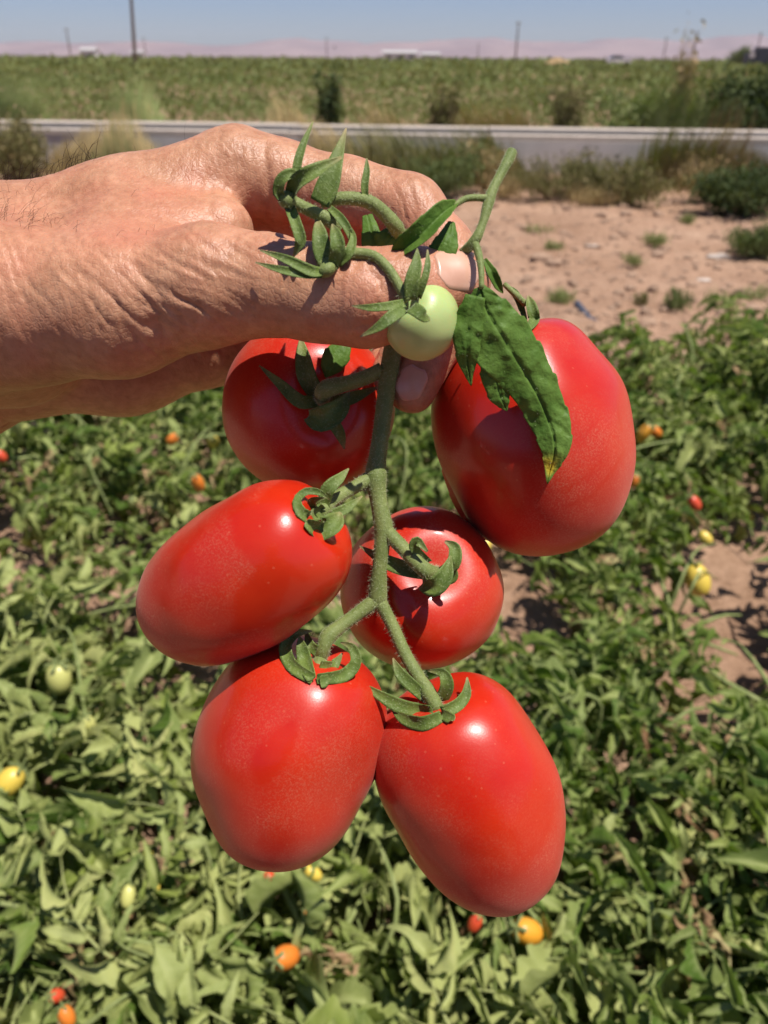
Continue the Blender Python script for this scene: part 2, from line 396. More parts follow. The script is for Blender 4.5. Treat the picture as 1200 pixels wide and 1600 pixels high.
# ------------------------------------------------------------------ irrigation canal
CY_R, CY_L = 11.9, 13.4                  # near face at the right / left edge of the frame
def canal_y(x): return 12.6 + (-x) * 0.105
can = thing('irrigation_canal', 'long grey concrete irrigation canal with pale coping crossing behind the hand', 'canal', (0, canal_y(0), 0), rz=math.atan2(-0.105, 1))
seg_l = 3.0
pm = MB(); pm.add(*box((0, 0.06, 0.21), (seg_l - 0.03, 0.12, 0.52))); me_panel = pm.me('wall_panel', M['concrete'], False)
pm = MB(); pm.add(*box((0, 0.155, 0.505), (seg_l - 0.02, 0.32, 0.07))); me_cop = pm.me('coping', M['concrete_top'], False)
pm = MB(); pm.add(*box((0, 0.68, 0.22), (seg_l - 0.03, 0.12, 0.58))); me_far = pm.me('far_wall_panel', M['concrete'], False)
pm = MB(); pm.add(*box((0, 0.85, 0.545), (seg_l - 0.02, 0.50, 0.08))); me_fcop = pm.me('far_coping', M['concrete_top'], False)
for k in range(-6, 7):
    for nm, me in (('wall_panel', me_panel), ('coping', me_cop), ('far_wall_panel', me_far), ('far_coping', me_fcop)):
        o = obj(nm, me, can, (k * seg_l, random.uniform(-0.012, 0.012), random.uniform(-0.012, 0.008)))
pm = MB(); pm.add(*box((0, 0.37, 0.16), (39, 0.48, 0.3))); obj('canal_water', pm.me('canal_water', M['water'], False), can)

# ------------------------------------------------------------------ scatter helpers for blurred vegetation
def blades(n, pos, h, lean, w, seed):
    """n thin upright triangle-ish blades; pos (n,3), h (n,), w (n,)"""
    g = np.random.default_rng(seed)
    a = g.uniform(0, 2 * np.pi, n); ln = g.uniform(0.1, 1, n) * lean * h
    d = np.stack([np.cos(a), np.sin(a), 0 * a], -1); s = np.stack([-np.sin(a + g.normal(0, .6, n)), np.cos(a), 0 * a], -1) * w[:, None]
    up = np.array([0, 0, 1.0])
    p0 = pos; p1 = pos + d * (ln * 0.35)[:, None] + up * (h * 0.6)[:, None]; p2 = pos + d * ln[:, None] + up * h[:, None]
    V = np.stack([p0 - s * .6, p0 + s * .6, p1 + s, p1 - s, p2 + s * .15, p2 - s * .15], 1).reshape(-1, 3)
    k = np.arange(n)[:, None] * 6
    F = np.concatenate([k + np.array([[0, 1, 2, 3]]), k + np.array([[3, 2, 4, 5]])], 0)
    return V, F
def leafquads(n, pos, size, seed, droop=0.3):
    g = np.random.default_rng(seed)
    t = unit(g.normal(0, 1, (n, 3)) + np.array([0, 0, 0.2])); s = unit(np.cross(t, unit(g.normal(0, 1, (n, 3))))); nn = np.cross(t, s)
    L = size[:, None]
    V = np.stack([pos, pos + t * L * .5 + s * L * .22 + nn * L * .06, pos + t * L - np.array([0, 0, 1]) * L * droop, pos + t * L * .5 - s * L * .22 + nn * L * .06], 1).reshape(-1, 3)
    k = np.arange(n)[:, None] * 4
    return V, k + np.array([[0, 1, 2, 3]])

# crop field beyond the canal, to the horizon
def crop_field():
    g = np.random.default_rng(31); Vs = []; Fs = []; n0 = 0
    for (ya, yb, n, sz, hh) in ((14.9, 24, 36000, 0.10, 0.60), (24, 45, 30000, 0.17, 0.64), (45, 100, 24000, 0.36, 0.68), (100, 320, 20000, 0.9, 0.75), (320, 900, 14000, 2.4, 0.75)):
        u = g.uniform(0, 1, n); y = 1 / (1 / ya + u * (1 / yb - 1 / ya))
        x = g.uniform(-1, 1, n) * (y * 0.66 + 3)
        row = np.abs(((x * 0.12 + y) / 1.1) % 1 - 0.5) * 2          # planted in rows
        P = np.stack([x, y, 0 * x], -1)
        top = hh * (0.80 + 0.16 * fbm(P, 0.35, 3, 5)) * (1 - 0.25 * row * (y < 60))
        if ya < 20: top *= np.clip((y - 13.6) / 6.0, 0.25, 1)
        z = top * np.sqrt(g.uniform(0.03, 1, n))
        V, F = leafquads(n, np.stack([x, y + 0.12 * -x * 0, z], -1), g.uniform(.6, 1.3, n) * sz, int(ya), 0.2)
        V[:, 2] = np.maximum(V[:, 2], 0.02)
        Vs.append(V); Fs.append(F + n0); n0 += len(V)
    return mesh('crop_field', np.concatenate(Vs), np.concatenate(Fs), M['field_leaf'], False)
tag(obj('crop_field', crop_field()), 'wide flat green crop field beyond the canal reaching the horizon', 'crop', kind='stuff')

# ------------------------------------------------------------------ bushes, weeds, dry grass
def bush(name, label, cat, px, pyb, pyt, wpx, mat, n=2600, seed=1, leaf=0.07, Y=None, spiky=0.0, group=None, bl=0.35, nst=16):
    base = atZ(px, pyb, 0.0) if Y is None else np.array([atY(px, pyb, Y)[0], Y, 0.0])
    top = atY(px, pyt, base[1]); H = max(top[2], 0.06)
    Wd = wpx / FPX * ((base - CPOS) @ CF) / 2
    g = np.random.default_rng(seed)
    t = thing(name, label, cat, (base[0], base[1], -0.01), group)
    mb = MB(); tips = []
    for k in range(nst):
        a = g.uniform(0, 2 * np.pi); rr = math.sqrt(g.uniform(0.02, 1)) * 0.85; hh = H * (g.uniform(0.5, 1.0) * (1 - 0.45 * rr * (1 - spiky)))
        e = np.array([math.cos(a) * Wd * rr, math.sin(a) * Wd * rr, hh]); tips.append(e)
        m_ = e * np.array([0.5, 0.5, 0.55]) + g.normal(0, 0.05 * Wd, 3)
        mb.add(*tube([[0, 0, 0], m_, e], [0.008 * H + .002, 0.006 * H + .001, 0.001], 5, 4, (0.3, 1, 0.1)))
    obj('stem', mb.me('stem', M['twig']), t)
    tips = np.array(tips); i = g.integers(0, nst, n); f = g.uniform(0.25, 1.05, n)[:, None] ** 0.8
    base_pts = tips[i] * f + g.normal(0, 1, (n, 3)) * np.array([Wd, Wd, H * 0.6]) * 0.16
    base_pts[:, 2] = np.abs(base_pts[:, 2])
    nb = int(n * bl)
    V1, F1 = leafquads(n - nb, base_pts[nb:], g.uniform(.6, 1.6, n - nb) * leaf, seed + 3)
    V2, F2 = blades(nb, base_pts[:nb] * np.array([1, 1, 0.8]), g.uniform(.5, 1.2, nb) * leaf * 2.2, 0.6, g.uniform(.5, 1, nb) * leaf * .08, seed + 5)
    obj('foliage', mesh('foliage', np.concatenate([V1, V2]), F1.tolist() + (F2 + len(V1)).tolist(), mat, False), t)
    return t
BW = 'scrub along the canal'
bush('shrub', 'round brown and dark green shrub left of the wrist in front of the canal', 'shrub', 35, 285, 158, 130, M['bush_brown'], 5200, 2, 0.06, group=BW)
bush('shrub', 'dark green bushy shrub behind the canal at the right edge of the frame', 'shrub', 1165, 210, 84, 170, M['bush_dark'], 8000, 3, 0.11, Y=14.6, group=BW)
bush('shrub', 'low olive shrub in front of the canal at the far right edge', 'shrub', 1165, 335, 250, 190, M['bush_dark'], 5200, 4, 0.06, group=BW)
bush('shrub', 'dry olive and tan scrub against the canal wall just right of the cut leaf stem', 'shrub', 985, 318, 232, 150, M['bush_brown'], 3600, 5, 0.05, group=BW)
bush('shrub', 'grey green wispy scrub right behind the bent index finger', 'shrub', 690, 305, 215, 150, M['bush'], 3600, 6, 0.05, spiky=.6, group=BW, bl=.6)
bush('shrub', 'reddish dry weeds between cut leaf stem and canal wall', 'weed', 855, 312, 245, 130, M['bush_brown'], 2200, 7, 0.045, spiky=.6, group=BW, bl=.6)
bush('shrub', 'small dark green weed growing against the canal wall right of the dark post', 'weed', 1050, 285, 222, 50, M['bush'], 1200, 8, 0.05, spiky=.8, group=BW)
bush('shrub', 'rounded green shrub on the bare soil near the right edge', 'shrub', 1175, 402, 332, 110, M['bush'], 3000, 9, 0.035, group=BW, bl=.6)
bush('tall_weed', 'slender dark green weed standing behind the canal above the knuckles', 'weed', 517, 196, 96, 50, M['bush_dark'], 1500, 10, 0.09, Y=14.7, spiky=1, group='weeds behind the canal')
bush('tall_weed', 'tall tan reed rising above the horizon on the right', 'weed', 1052, 205, 56, 40, M['straw'], 900, 11, 0.10, Y=14.8, spiky=1, group='weeds behind the canal', bl=.7)
bush('tall_weed', 'pale brown weed behind the canal right of the cut leaf stem', 'weed', 878, 205, 118, 70, M['bush_brown'], 1200, 12, 0.09, Y=14.7, spiky=.8, group='weeds behind the canal')
bush('tall_weed', 'brownish thin weed behind the canal left of the cut leaf stem', 'weed', 690, 200, 122, 60, M['bush_brown'], 900, 13, 0.09, Y=14.7, spiky=.9, group='weeds behind the canal')
bush('tall_weed', 'leafy green weed behind the canal left of the tall reed', 'weed', 985, 206, 128, 110, M['weed'], 1800, 14, 0.10, Y=14.6, spiky=.5, group='weeds behind the canal')
bush('shrub', 'wispy dry brush hiding the canal wall left of the cut leaf stem tip', 'shrub', 755, 300, 218, 120, M['straw'], 1800, 21, 0.05, spiky=.8, group=BW, bl=.7)
bush('shrub', 'tan and olive brush against the canal wall between two dry tufts', 'shrub', 908, 308, 226, 110, M['bush_brown'], 2400, 22, 0.05, spiky=.7, group=BW, bl=.6)
bush('shrub', 'pale straw brush at the wall in front of the rightmost canal panels', 'shrub', 1098, 312, 240, 120, M['straw'], 1800, 23, 0.05, spiky=.6, group=BW, bl=.7)
bush('dry_tuft', 'golden dry grass tuft above the wrist below the canal', 'dry grass', 165, 275, 240, 130, M['straw'], 2200, 15, 0.05, spiky=.4, bl=.8, group='dry tufts by the canal')
bush('dry_tuft', 'straw coloured grass tuft at the foot of the wall right of the index finger', 'dry grass', 780, 312, 268, 90, M['straw'], 1500, 16, 0.04, spiky=.4, bl=.8, group='dry tufts by the canal')
bush('dry_tuft', 'straw coloured grass patch before the scrub in the middle right', 'dry grass', 930, 322, 285, 120, M['straw'], 1500, 17, 0.04, spiky=.4, bl=.8, group='dry tufts by the canal')
def verge(name, label, x0, x1, yo, n, h, w, mat, seed):
    g = np.random.default_rng(seed); x = g.uniform(x0, x1, n); y = canal_y(x) + g.uniform(*yo, n)
    cl = np.clip(0.55 + 1.1 * vnoise(np.stack([x, 0 * x, 0 * x], -1), 1.3, seed), 0.05, 1.5)
    V, F = blades(n, np.stack([x, y, 0 * x], -1), h * cl * g.uniform(.4, 1.2, n), .7, g.uniform(.5, 1, n) * w, seed)
    return tag(obj(name, mesh(name, V, F, M[mat], False)), label, 'grass', kind='stuff')
verge('dry_verge_grass', 'dry tan grass growing thinly along the far side of the canal', -9, 9, (1.75, 2.9), 9000, .62, .010, 'straw', 71)
verge('verge_weeds', 'low olive weeds along the far side of the canal', -9, 9, (1.9, 3.2), 9000, .75, .014, 'weed', 72)
verge('wall_foot_grass', 'thin dry grass along the foot of the near canal wall', -9, 9, (-1.0, -.05), 9000, .46, .010, 'straw', 73)
verge('wall_foot_weeds', 'sparse brown green weeds along the foot of the near canal wall', -9, 9, (-1.3, -.05), 10000, .44, .012, 'bush_brown', 74)
WL = 'small weeds on the bare soil'
for k, (px, pb, pt, w, lab, mt) in enumerate((
    (842, 370, 333, 66, 'bright green grassy weed on bare soil nearest the canal scrub', 'weed'),
    (1022, 384, 352, 40, 'small green weed on bare soil in line with the dark canal post', 'weed'),
    (1070, 350, 322, 36, 'tiny green weed on the soil just below the right hand scrub', 'weed'),
    (990, 416, 385, 50, 'faint grey green weed on bare soil above the dark twig plant', 'weed'),
    (1050, 488, 446, 46, 'dark twiggy weed on bare soil above the tomato rows', 'bush'),
    (1125, 486, 432, 74, 'light green weed patch on bare soil next to the dark twiggy one', 'weed'),
    (1180, 468, 436, 60, 'light green weed on bare soil touching the right edge', 'weed'),
    (875, 476, 444, 50, 'small green weed just above the big right tomato', 'weed'),
    (868, 394, 372, 34, 'very small grey weed below the grassy one near the cut leaf stem', 'weed'),
    (1000, 480, 462, 24, 'small dark dead weed left of the dark twiggy weed', 'bush_brown'))):
    bush('small_weed', lab, 'weed', px, pb, pb - (pb - pt) * (.55 if mt == 'weed' else .9), w * 1.25, M[mt], (170, 330, 240)[k % 3], 40 + k, 0.035, spiky=.8, bl=.9, group=WL, nst=9)

# ------------------------------------------------------------------ clods, litter, hose
def rock_mesh(seed, mat, name):
    bm = bmesh.new(); bmesh.ops.create_icosphere(bm, subdivisions=2, radius=1.0)
    V = np.array([v.co[:] for v in bm.verts]); F = [tuple(v.index for v in f.verts) for f in bm.faces]; bm.free()
    V = V * (1 + 0.35 * fbm(V, 1.1, 3, seed))[:, None] * np.array([1, .8, .6])
    return mesh(name, V, F, mat, False)
clods = [rock_mesh(60 + k, M['clod'], 'dirt_clod') for k in range(4)]
for k in range(34):
    px, py = random.uniform(790, 1200), random.uniform(320, 500)
    p = atZ(px, py); s = random.uniform(0.018, 0.05) * (0.6 + p[1] / 14)
    o = obj('dirt_clod', clods[k % 4], None, (p[0], p[1], float(height(np.array(p[0]), np.array(p[1]))) + s * 0.25), (random.uniform(-.4, .4), random.uniform(-.4, .4), random.uniform(0, 6)))
    o.scale = (s, s, s); tag(o, 'small lump of dry soil lying on the bare strip between canal and tomatoes', 'dirt clod', 'lumps of dry soil on the bare strip')
gm = MB(); gg = np.random.default_rng(8); src_v = np.array([v.co[:] for v in clods[0].vertices]); 
bmx = bmesh.new(); bmesh.ops.create_icosphere(bmx, subdivisions=1, radius=1.0); iv = np.array([v.co[:] for v in bmx.verts]); if_ = np.array([[v.index for v in f.verts] for f in bmx.faces]); bmx.free()
ng = 5200; yy_ = 1 / (1 / 3.4 + gg.uniform(0, 1, ng) * (1 / 12.0 - 1 / 3.4)); xx_ = gg.uniform(-.35, .56, ng) * yy_; sz_ = gg.gamma(1.6, .008, ng) * (0.6 + yy_ / 9)
hz_ = height(xx_, yy_)
GV = (iv[None] * (1 + .3 * gg.normal(0, 1, (ng, len(iv), 1)) * .5) * np.array([1, .85, .55]))
ca_, sa_ = np.cos(gg.uniform(0, 6, ng)), np.sin(gg.uniform(0, 6, ng))
GV = GV * sz_[:, None, None] + np.stack([xx_, yy_, hz_ + sz_ * .15], -1)[:, None]
GF = (if_[None] + (np.arange(ng) * len(iv))[:, None, None]).reshape(-1, 3)
tag(obj('gravel', mesh('gravel', GV.reshape(-1, 3), GF, M['clod'], False)), 'fine crumbs of dry soil strewn over the bare strip', 'gravel', kind='stuff')
pal = simple('pale_litter', (0.46, 0.38, 0.32), (0.58, 0.50, 0.43), 30, 0.8)
for (px, py, s, lab) in ((1125, 402, 0.12, 'crumpled pale scrap on the soil beside the rounded green shrub'), (1100, 437, 0.06, 'small pale scrap on the soil below the rounded green shrub'), (925, 387, 0.07, 'tiny white scrap on the soil right of the cut leaf stem')):
    p = atZ(px, py); me = rock_mesh(px, pal, 'paper_scrap')
    o = obj('paper_scrap', me, None, (p[0], p[1], s * .12 + float(height(np.array(p[0]), np.array(p[1]))))); o.scale = (s, s * .6, s * .28); tag(o, lab, 'scrap', 'pale scraps on the soil')
a = atZ(898, 497); b = atZ(925, 512); c = atZ(962, 522); c2 = atZ(1000, 524)
hp = np.array([a + [0, 0, .10], b + [0, 0, .035], c + [0, 0, .03], c2 + [0, 0, -.02]])
v_, f_ = tube(hp, [.024, .026, .026, .02], 14, 10, (0, 0, 1)); o0 = hp[1] * [1, 1, 0]
tag(obj('irrigation_hose', mesh('irrigation_hose', v_ - o0, f_, M['hose']), None, o0), 'dark blue grey piece of hose lying on soil right of the big tomato', 'hose')

# ------------------------------------------------------------------ far things: poles, car, truck, tree, sheds, straw stack
def pole(px, pyt, dist, lab, arm=True, lean=0.0, r=0.14):
    b = atY(px, 95, dist); top = atY(px, pyt, dist)[2]
    t = thing('utility_pole', lab, 'utility pole', (b[0], dist, 0), 'utility poles along the horizon')
    obj('post', mesh('post', *tube([[0, 0, -0.3], [lean * .5, 0, top / 2], [lean, 0, top]], [r, r * .85, r * .65], 6, 8, (1, 0, .1)), M['wood']), t)
    if arm:
        m_ = MB(); m_.add(*box((lean, 0, top * 0.95), (2.2, 0.14, 0.16))); ca = obj('crossarm', m_.me('crossarm', M['wood'], False), t)
        for dx in (-0.9, 0, 0.9):
            obj('insulator', mesh('insulator', *tube([[lean + dx, 0, top * .95 + .08], [lean + dx, 0, top * .95 + .2], [lean + dx, 0, top * .95 + .36]], [.05, .09, .04], 4, 6, (1, 0, .1)), M['roof']), ca)
    return t
pole(210, -45, 125, 'thick dark utility pole at the left running out of the top of the frame', True, 1.0, .28)
pole(112, 44, 330, 'short faint utility pole left of the thick pole', True, 0, .3)
pole(805, 33, 300, 'lone utility pole right of centre on the horizon', True, 0.1, .32)
pole(1036, 58, 400, 'utility pole just left of the tall reed on the horizon', True, 0, .3)
pole(1081, 48, 340, 'utility pole just right of the tall reed on the horizon', True, .2, .3)
pole(1180, 50, 360, 'rightmost utility pole above the dark tree', True, 0, .3)
pole(229, 58, 520, 'very faint pole close to the right of the thick pole', True, 0, .3)
pole(511, 58, 520, 'very faint pole above the knuckles on the horizon', True, 0, .3)
pole(746, 68, 560, 'very faint pole left of the lone pole', True, 0, .3)

def car(px, py, dist):
    b = atY(px, py, dist)
    t = thing('parked_car', 'small white car parked at the far edge of the field', 'car', (b[0], dist, 0.55)); t.scale = (1.15, 1.15, 1.15)
    L = 4.3; prof = [(-2.15, .35), (2.1, .35), (2.15, .75), (1.9, .85), (1.0, .95), (-2.0, .95), (-2.15, .8)]
    def ext(p, w):
        n_ = len(p); V = [(x, -w, z) for x, z in p] + [(x, w, z) for x, z in p]
        F = [tuple(range(n_)), tuple(range(2 * n_ - 1, n_ - 1, -1))] + [(i, i + n_, (i + 1) % n_ + n_, (i + 1) % n_) for i in range(n_)]
        return V, F
    obj('body', mesh('body', *ext(prof, .85), M['white'], False), t)
    obj('roof', mesh('roof', *ext([(.25, 1.45), (-1.3, 1.47), (-1.25, 1.53), (.2, 1.51)], .7), M['white'], False), t)
    obj('window', mesh('window', *ext([(1.0, .953), (.25, 1.447), (-1.3, 1.467), (-1.95, .953)], .72), M['glass'], False), t)
    wm = mesh('wheel', *tube([[0, -.12, 0], [0, .12, 0]], [.32, .32], None, 14, (1, 0, .1)), M['tyre'])
    for x in (-1.35, 1.35):
        for y in (-.76, .76): obj('wheel', wm, t, (x, y, .32))
car(966, 103, 190)
def truck(px, dist):
    b = atY(px, 95, dist)
    t = thing('parked_truck', 'dark truck parked beside the tree at the right edge of the horizon', 'truck', (b[0], dist, 0.4))
    m_ = MB(); m_.add(*box((0.9, 0, 2.0), (3.6, 2.3, 2.4))); obj('cargo_box', m_.me('cargo_box', M['dark'], False), t)
    m_ = MB(); m_.add(*box((-1.8, 0, 1.5), (1.7, 2.1, 1.8))); cb = obj('cab', m_.me('cab', M['dark'], False), t)
    m_ = MB(); m_.add(*box((-1.9, -1.06, 1.9), (1.0, .05, .7))); obj('window', m_.me('window', M['roof'], False), cb)
    wm = mesh('wheel', *tube([[0, -.15, 0], [0, .15, 0]], [.45, .45], None, 14, (1, 0, .1)), M['tyre'])
    for x in (-1.7, 1.4):
        for y in (-.9, .9): obj('wheel', wm, t, (x, y, .45))
truck(1186, 165)
def tree(px, pyt, wpx, dist, lab):
    b = atY(px, 95, dist); H = atY(px, pyt, dist)[2]; Wd = wpx / FPX * dist * cp / 2 * 1.1
    t = thing('tree', lab, 'tree', (b[0], dist, 0)); g = np.random.default_rng(5)
    m_ = MB(); m_.add(*tube([[0, 0, 0], [.1, 0, H * .3], [0, .1, H * .7]], [.25, .18, .06], 6, 8, (1, 0, .1)))
    for k in range(7):
        a_ = k * 0.9; m_.add(*tube([[0, 0, H * .3], [math.cos(a_) * Wd * .4, math.sin(a_) * Wd * .4, H * .55], [math.cos(a_) * Wd * .8, math.sin(a_) * Wd * .8, H * .7]], [.1, .06, .02], 5, 5, (0, 0, 1)))
    obj('trunk', m_.me('trunk', M['twig']), t)
    cl = unit(g.normal(0, 1, (22, 3))) * np.array([Wd, Wd, H * .33]) * g.uniform(.4, .9, (22, 1)) + [0, 0, H * .62]
    n = 5000; p = cl[g.integers(0, 22, n)] + g.normal(0, 1, (n, 3)) * Wd * .16
    V, F = leafquads(n, p, g.uniform(.15, .35, n), 8); obj('crown', mesh('crown', V, F, M['bush'], False), t)
tree(1163, 73, 42, 175, 'dark rounded tree on the horizon at the right edge')
def shed(px, dist, L, H, lab):
    b = atY(px, 92, dist); t = thing('farm_building', lab, 'building', (b[0], dist, 0), 'white farm buildings on the horizon')
    m_ = MB(); m_.add(*box((0, 0, H / 2), (L, 8, H))); w_ = obj('wall', m_.me('wall', M['white'], False), t)
    V = [(-L / 2 - .4, -4.5, H), (L / 2 + .4, -4.5, H), (L / 2 + .4, 4.5, H), (-L / 2 - .4, 4.5, H), (-L / 2 - .4, 0, H * 1.35), (L / 2 + .4, 0, H * 1.35)]
    obj('roof', mesh('roof', V, [(0, 1, 5, 4), (2, 3, 4, 5), (0, 4, 3), (1, 2, 5), (3, 2, 1, 0)], M['roof'], False), t)
    dm = MB(); dm.add(*box((0, -4.02, H * .35), (L * .16, .08, H * .7))); obj('door', dm.me('door', M['dark'], False), w_)
    for x in (-.32, .32):
        dm = MB(); dm.add(*box((x * L, -4.02, H * .6), (L * .12, .08, H * .3))); obj('window', dm.me('window', M['glass'], False), w_)
shed(625, 420, 16, 3.6, 'long low white shed on the horizon left of the lone pole')
shed(672, 450, 9, 3.2, 'short white shed on the horizon close to the lone pole')
shed(142, 430, 7, 4.0, 'small white building at the left horizon between two poles')
shed(217, 480, 6, 3.4, 'small white building at the foot of the thick pole')
def stack(px, dist):
    b = atY(px, 100, dist); g = np.random.default_rng(3)
    X, Yy = np.meshgrid(np.linspace(-1, 1, 25), np.linspace(-1, 1, 15), indexing='ij')
    Z = np.clip(1 - (np.abs(X) ** 2.4 + np.abs(Yy) ** 2.4), 0, 1) ** .5 * (1 + .15 * fbm(np.stack([X, Yy, X * 0], -1), 3, 3, 4))
    I = np.arange(24 * 15).reshape(24, 15)[:, :-1].reshape(-1)
    o = obj('straw_stack', mesh('straw_stack', np.stack([X * 2.6, Yy * 2, Z * 1.55], -1).reshape(-1, 3), np.stack([I, I + 15, I + 16, I + 1], -1), M['straw']), None, (b[0], dist, 0))
    tag(o, 'pale straw heap at the far side of the field', 'straw heap')
stack(871, 150)

# ------------------------------------------------------------------ tomato plants of the rows
RIB7 = np.exp(-(np.linspace(-1, 1, 7) / .2) ** 2)
def leaflet(Lx, W, curl, droop, twist, seed, ns=11, teeth=3):
    g = np.random.default_rng(seed)
    s = np.linspace(0, 1, ns); v = np.linspace(-1, 1, 7)
    w = W * np.sin(np.pi * np.clip(s, 0, 1) ** 0.66) ** 0.8
    saw = 0.62 + 0.38 * np.abs(np.sin(np.pi * (s * (teeth + .5) + g.uniform(0, .4)))) ** .6
    saw = np.where(s > .85, 0.85, saw)
    w = w * saw + 0.0006
    cz = curl * (v ** 2)                                   # margins rolled up (or down)
    ang = v * curl * 1.5
    fold = g.uniform(0.4, 1.3)
    ph = g.uniform(0, 6); wave = 0.30 * W * np.sin(s[:, None] * 9 + ph + v[None] * 1.2) * np.abs(v)[None]
    if abs(curl) > 0.05:
        yy = np.sin(ang) / (curl * 1.5); zz = (1 - np.cos(ang)) / (curl * 1.5)
    else: yy, zz = v, 0 * v
    X = (Lx * s)[:, None] * np.ones(7)[None] - 0.12 * Lx * np.abs(v)[None] * (1 - s)[:, None]
    Y = w[:, None] * yy[None]; Z = w[:, None] * (zz + fold * np.abs(v) ** .9)[None] + wave
    th = droop * s[:, None]                               # bend down along the length
    Xb = X * np.cos(th * .6); Zb = Z - X * np.sin(th)
    ta = twist * s[:, None]
    Y2 = Y * np.cos(ta) - Z * np.sin(ta); Zb = Zb + Y * np.sin(ta)
    V = np.stack([Xb, Y2, Zb], -1).reshape(-1, 3)
    F = []
    for i in range(ns - 1):
        for j in range(6):
            F.append((i * 7 + j, i * 7 + j + 1, (i + 1) * 7 + j + 1, (i + 1) * 7 + j))
    return V, F
def rotm(yaw, pitch, roll):
    return np.array((Matrix.Rotation(yaw, 3, 'Z') @ Matrix.Rotation(-pitch, 3, 'Y') @ Matrix.Rotation(roll, 3, 'X')))
def leaf_mesh(name, seed, mat, size=0.2, narrow=0.42, curl=0.8, droop=1.0):
    g = np.random.default_rng(seed); mb = MB()
    n = 9; s = np.linspace(0, 1, n); bend = droop * g.uniform(.7, 1.3); th = 0.5 * bend * s
    side = g.normal(0, 0.25) * s ** 2
    P = np.stack([size * s * np.cos(th), size * side, -size * s * np.sin(th) * s], -1)
    tv, tf = tube(P, np.linspace(0.0026, 0.0011, n), None, 5, (0.1, 0, 1)); mb.add(tv, tf, rib=np.ones(len(tv)))
    T = unit(np.gradient(P, axis=0))
    spec = [(0.36, 1, .50), (0.40, -1, .52), (0.60, 1, .68), (0.66, -1, .66), (0.84, 1, .60), (0.86, -1, .62), (1.0, 0, .82)]
    if g.uniform() < .6: spec += [(0.48, 1, .22), (0.73, -1, .2)]
    for (q, sd, ls) in spec:
        i = min(int(q * (n - 1)), n - 1); L_ = size * ls * .62 * g.uniform(.75, 1.2)
        V, F = leaflet(L_, L_ * narrow * g.uniform(.8, 1.2), curl * g.uniform(.25, 1.2) * (1 if g.uniform() < .8 else -0.7), g.uniform(.1, 1.0) * droop, g.normal(0, .5), int(g.integers(1e6)), 17 if size > .17 else 13, int(g.integers(2, 5)))
        V = V + np.array([0.004, 0, 0])
        yaw = math.atan2(T[i, 1], T[i, 0]) + sd * g.uniform(.7, 1.25); pit = math.asin(np.clip(T[i, 2], -1, 1)) * (1 if sd == 0 else .4) + g.normal(0, .25)
        nsl = len(V) // 7; sv = .45 * (np.sin(np.linspace(0, 1, nsl)[:, None] * 38 - np.abs(np.linspace(-1, 1, 7))[None] * 5) > .55)
        mb.add(V @ rotm(yaw, pit, g.normal(0, .45)).T + P[i], F, rib=np.maximum(RIB7[None] * np.ones((nsl, 1)), sv).reshape(-1))
    return mb.me(name, mat)
LV = {'pale': [leaf_mesh('leaf', 100 + k, M['leaf_pale'], 0.172, 0.32, 1.8, 1.4) for k in range(14)],
      'green': [leaf_mesh('leaf', 200 + k, M['leaf_green'], 0.145, 0.29, 1.6, 1.2) for k in range(10)],
      'fine': [leaf_mesh('leaf', 300 + k, M['leaf_green'], 0.128, 0.23, 1.4, 0.9) for k in range(8)],
      'dry': [leaf_mesh('leaf', 400 + k, M['leaf_dry'], 0.09, 0.38, 2.6, 2.0) for k in range(3)]}
# fruit seen among the leaves: pixel, half height px, colour
FR = [(92, 1060, 24, 'yg'), (138, 1132, 15, 'yg'), (14, 1222, 26, 'y'), (309, 754, 13, 'o'), (270, 686, 11, 'o'), (333, 690, 12, 'y'), (208, 784, 9, 'yg'),
      (446, 1496, 24, 'o'), (420, 1368, 11, 'r'), (489, 1364, 14, 'y'), (200, 1400, 15, 'yg'), (824, 1455, 27, 'oy'), (742, 1442, 14, 'r'),
      (1090, 906, 25, 'y'), (1006, 677, 13, 'oy'), (1024, 675, 11, 'o'), (990, 751, 11, 'o'), (1085, 786, 12, 'r'), (1102, 840, 11, 'y'), (757, 852, 14, 'y'),
      (88, 1556, 14, 'r'), (104, 1588, 16, 'o'), (242, 1384, 9, 'y'), (1094, 1342, 12, 'yg'), (232, 1334, 9, 'y'), (484, 1426, 9, 'o'), (2, 712, 9, 'r')]
FC = {'y': ((0.62, 0.44, 0.05), (0.70, 0.52, 0.10)), 'yg': ((0.46, 0.46, 0.12), (0.58, 0.56, 0.20)), 'o': ((0.66, 0.15, 0.02), (0.72, 0.24, 0.03)), 'oy': ((0.68, 0.25, 0.02), (0.74, 0.38, 0.04)), 'r': ((0.56, 0.05, 0.02), (0.62, 0.09, 0.03))}
FM = {k: simple('fruit_' + k, *v, 40, 0.35, spec=0.5) for k, v in FC.items()}

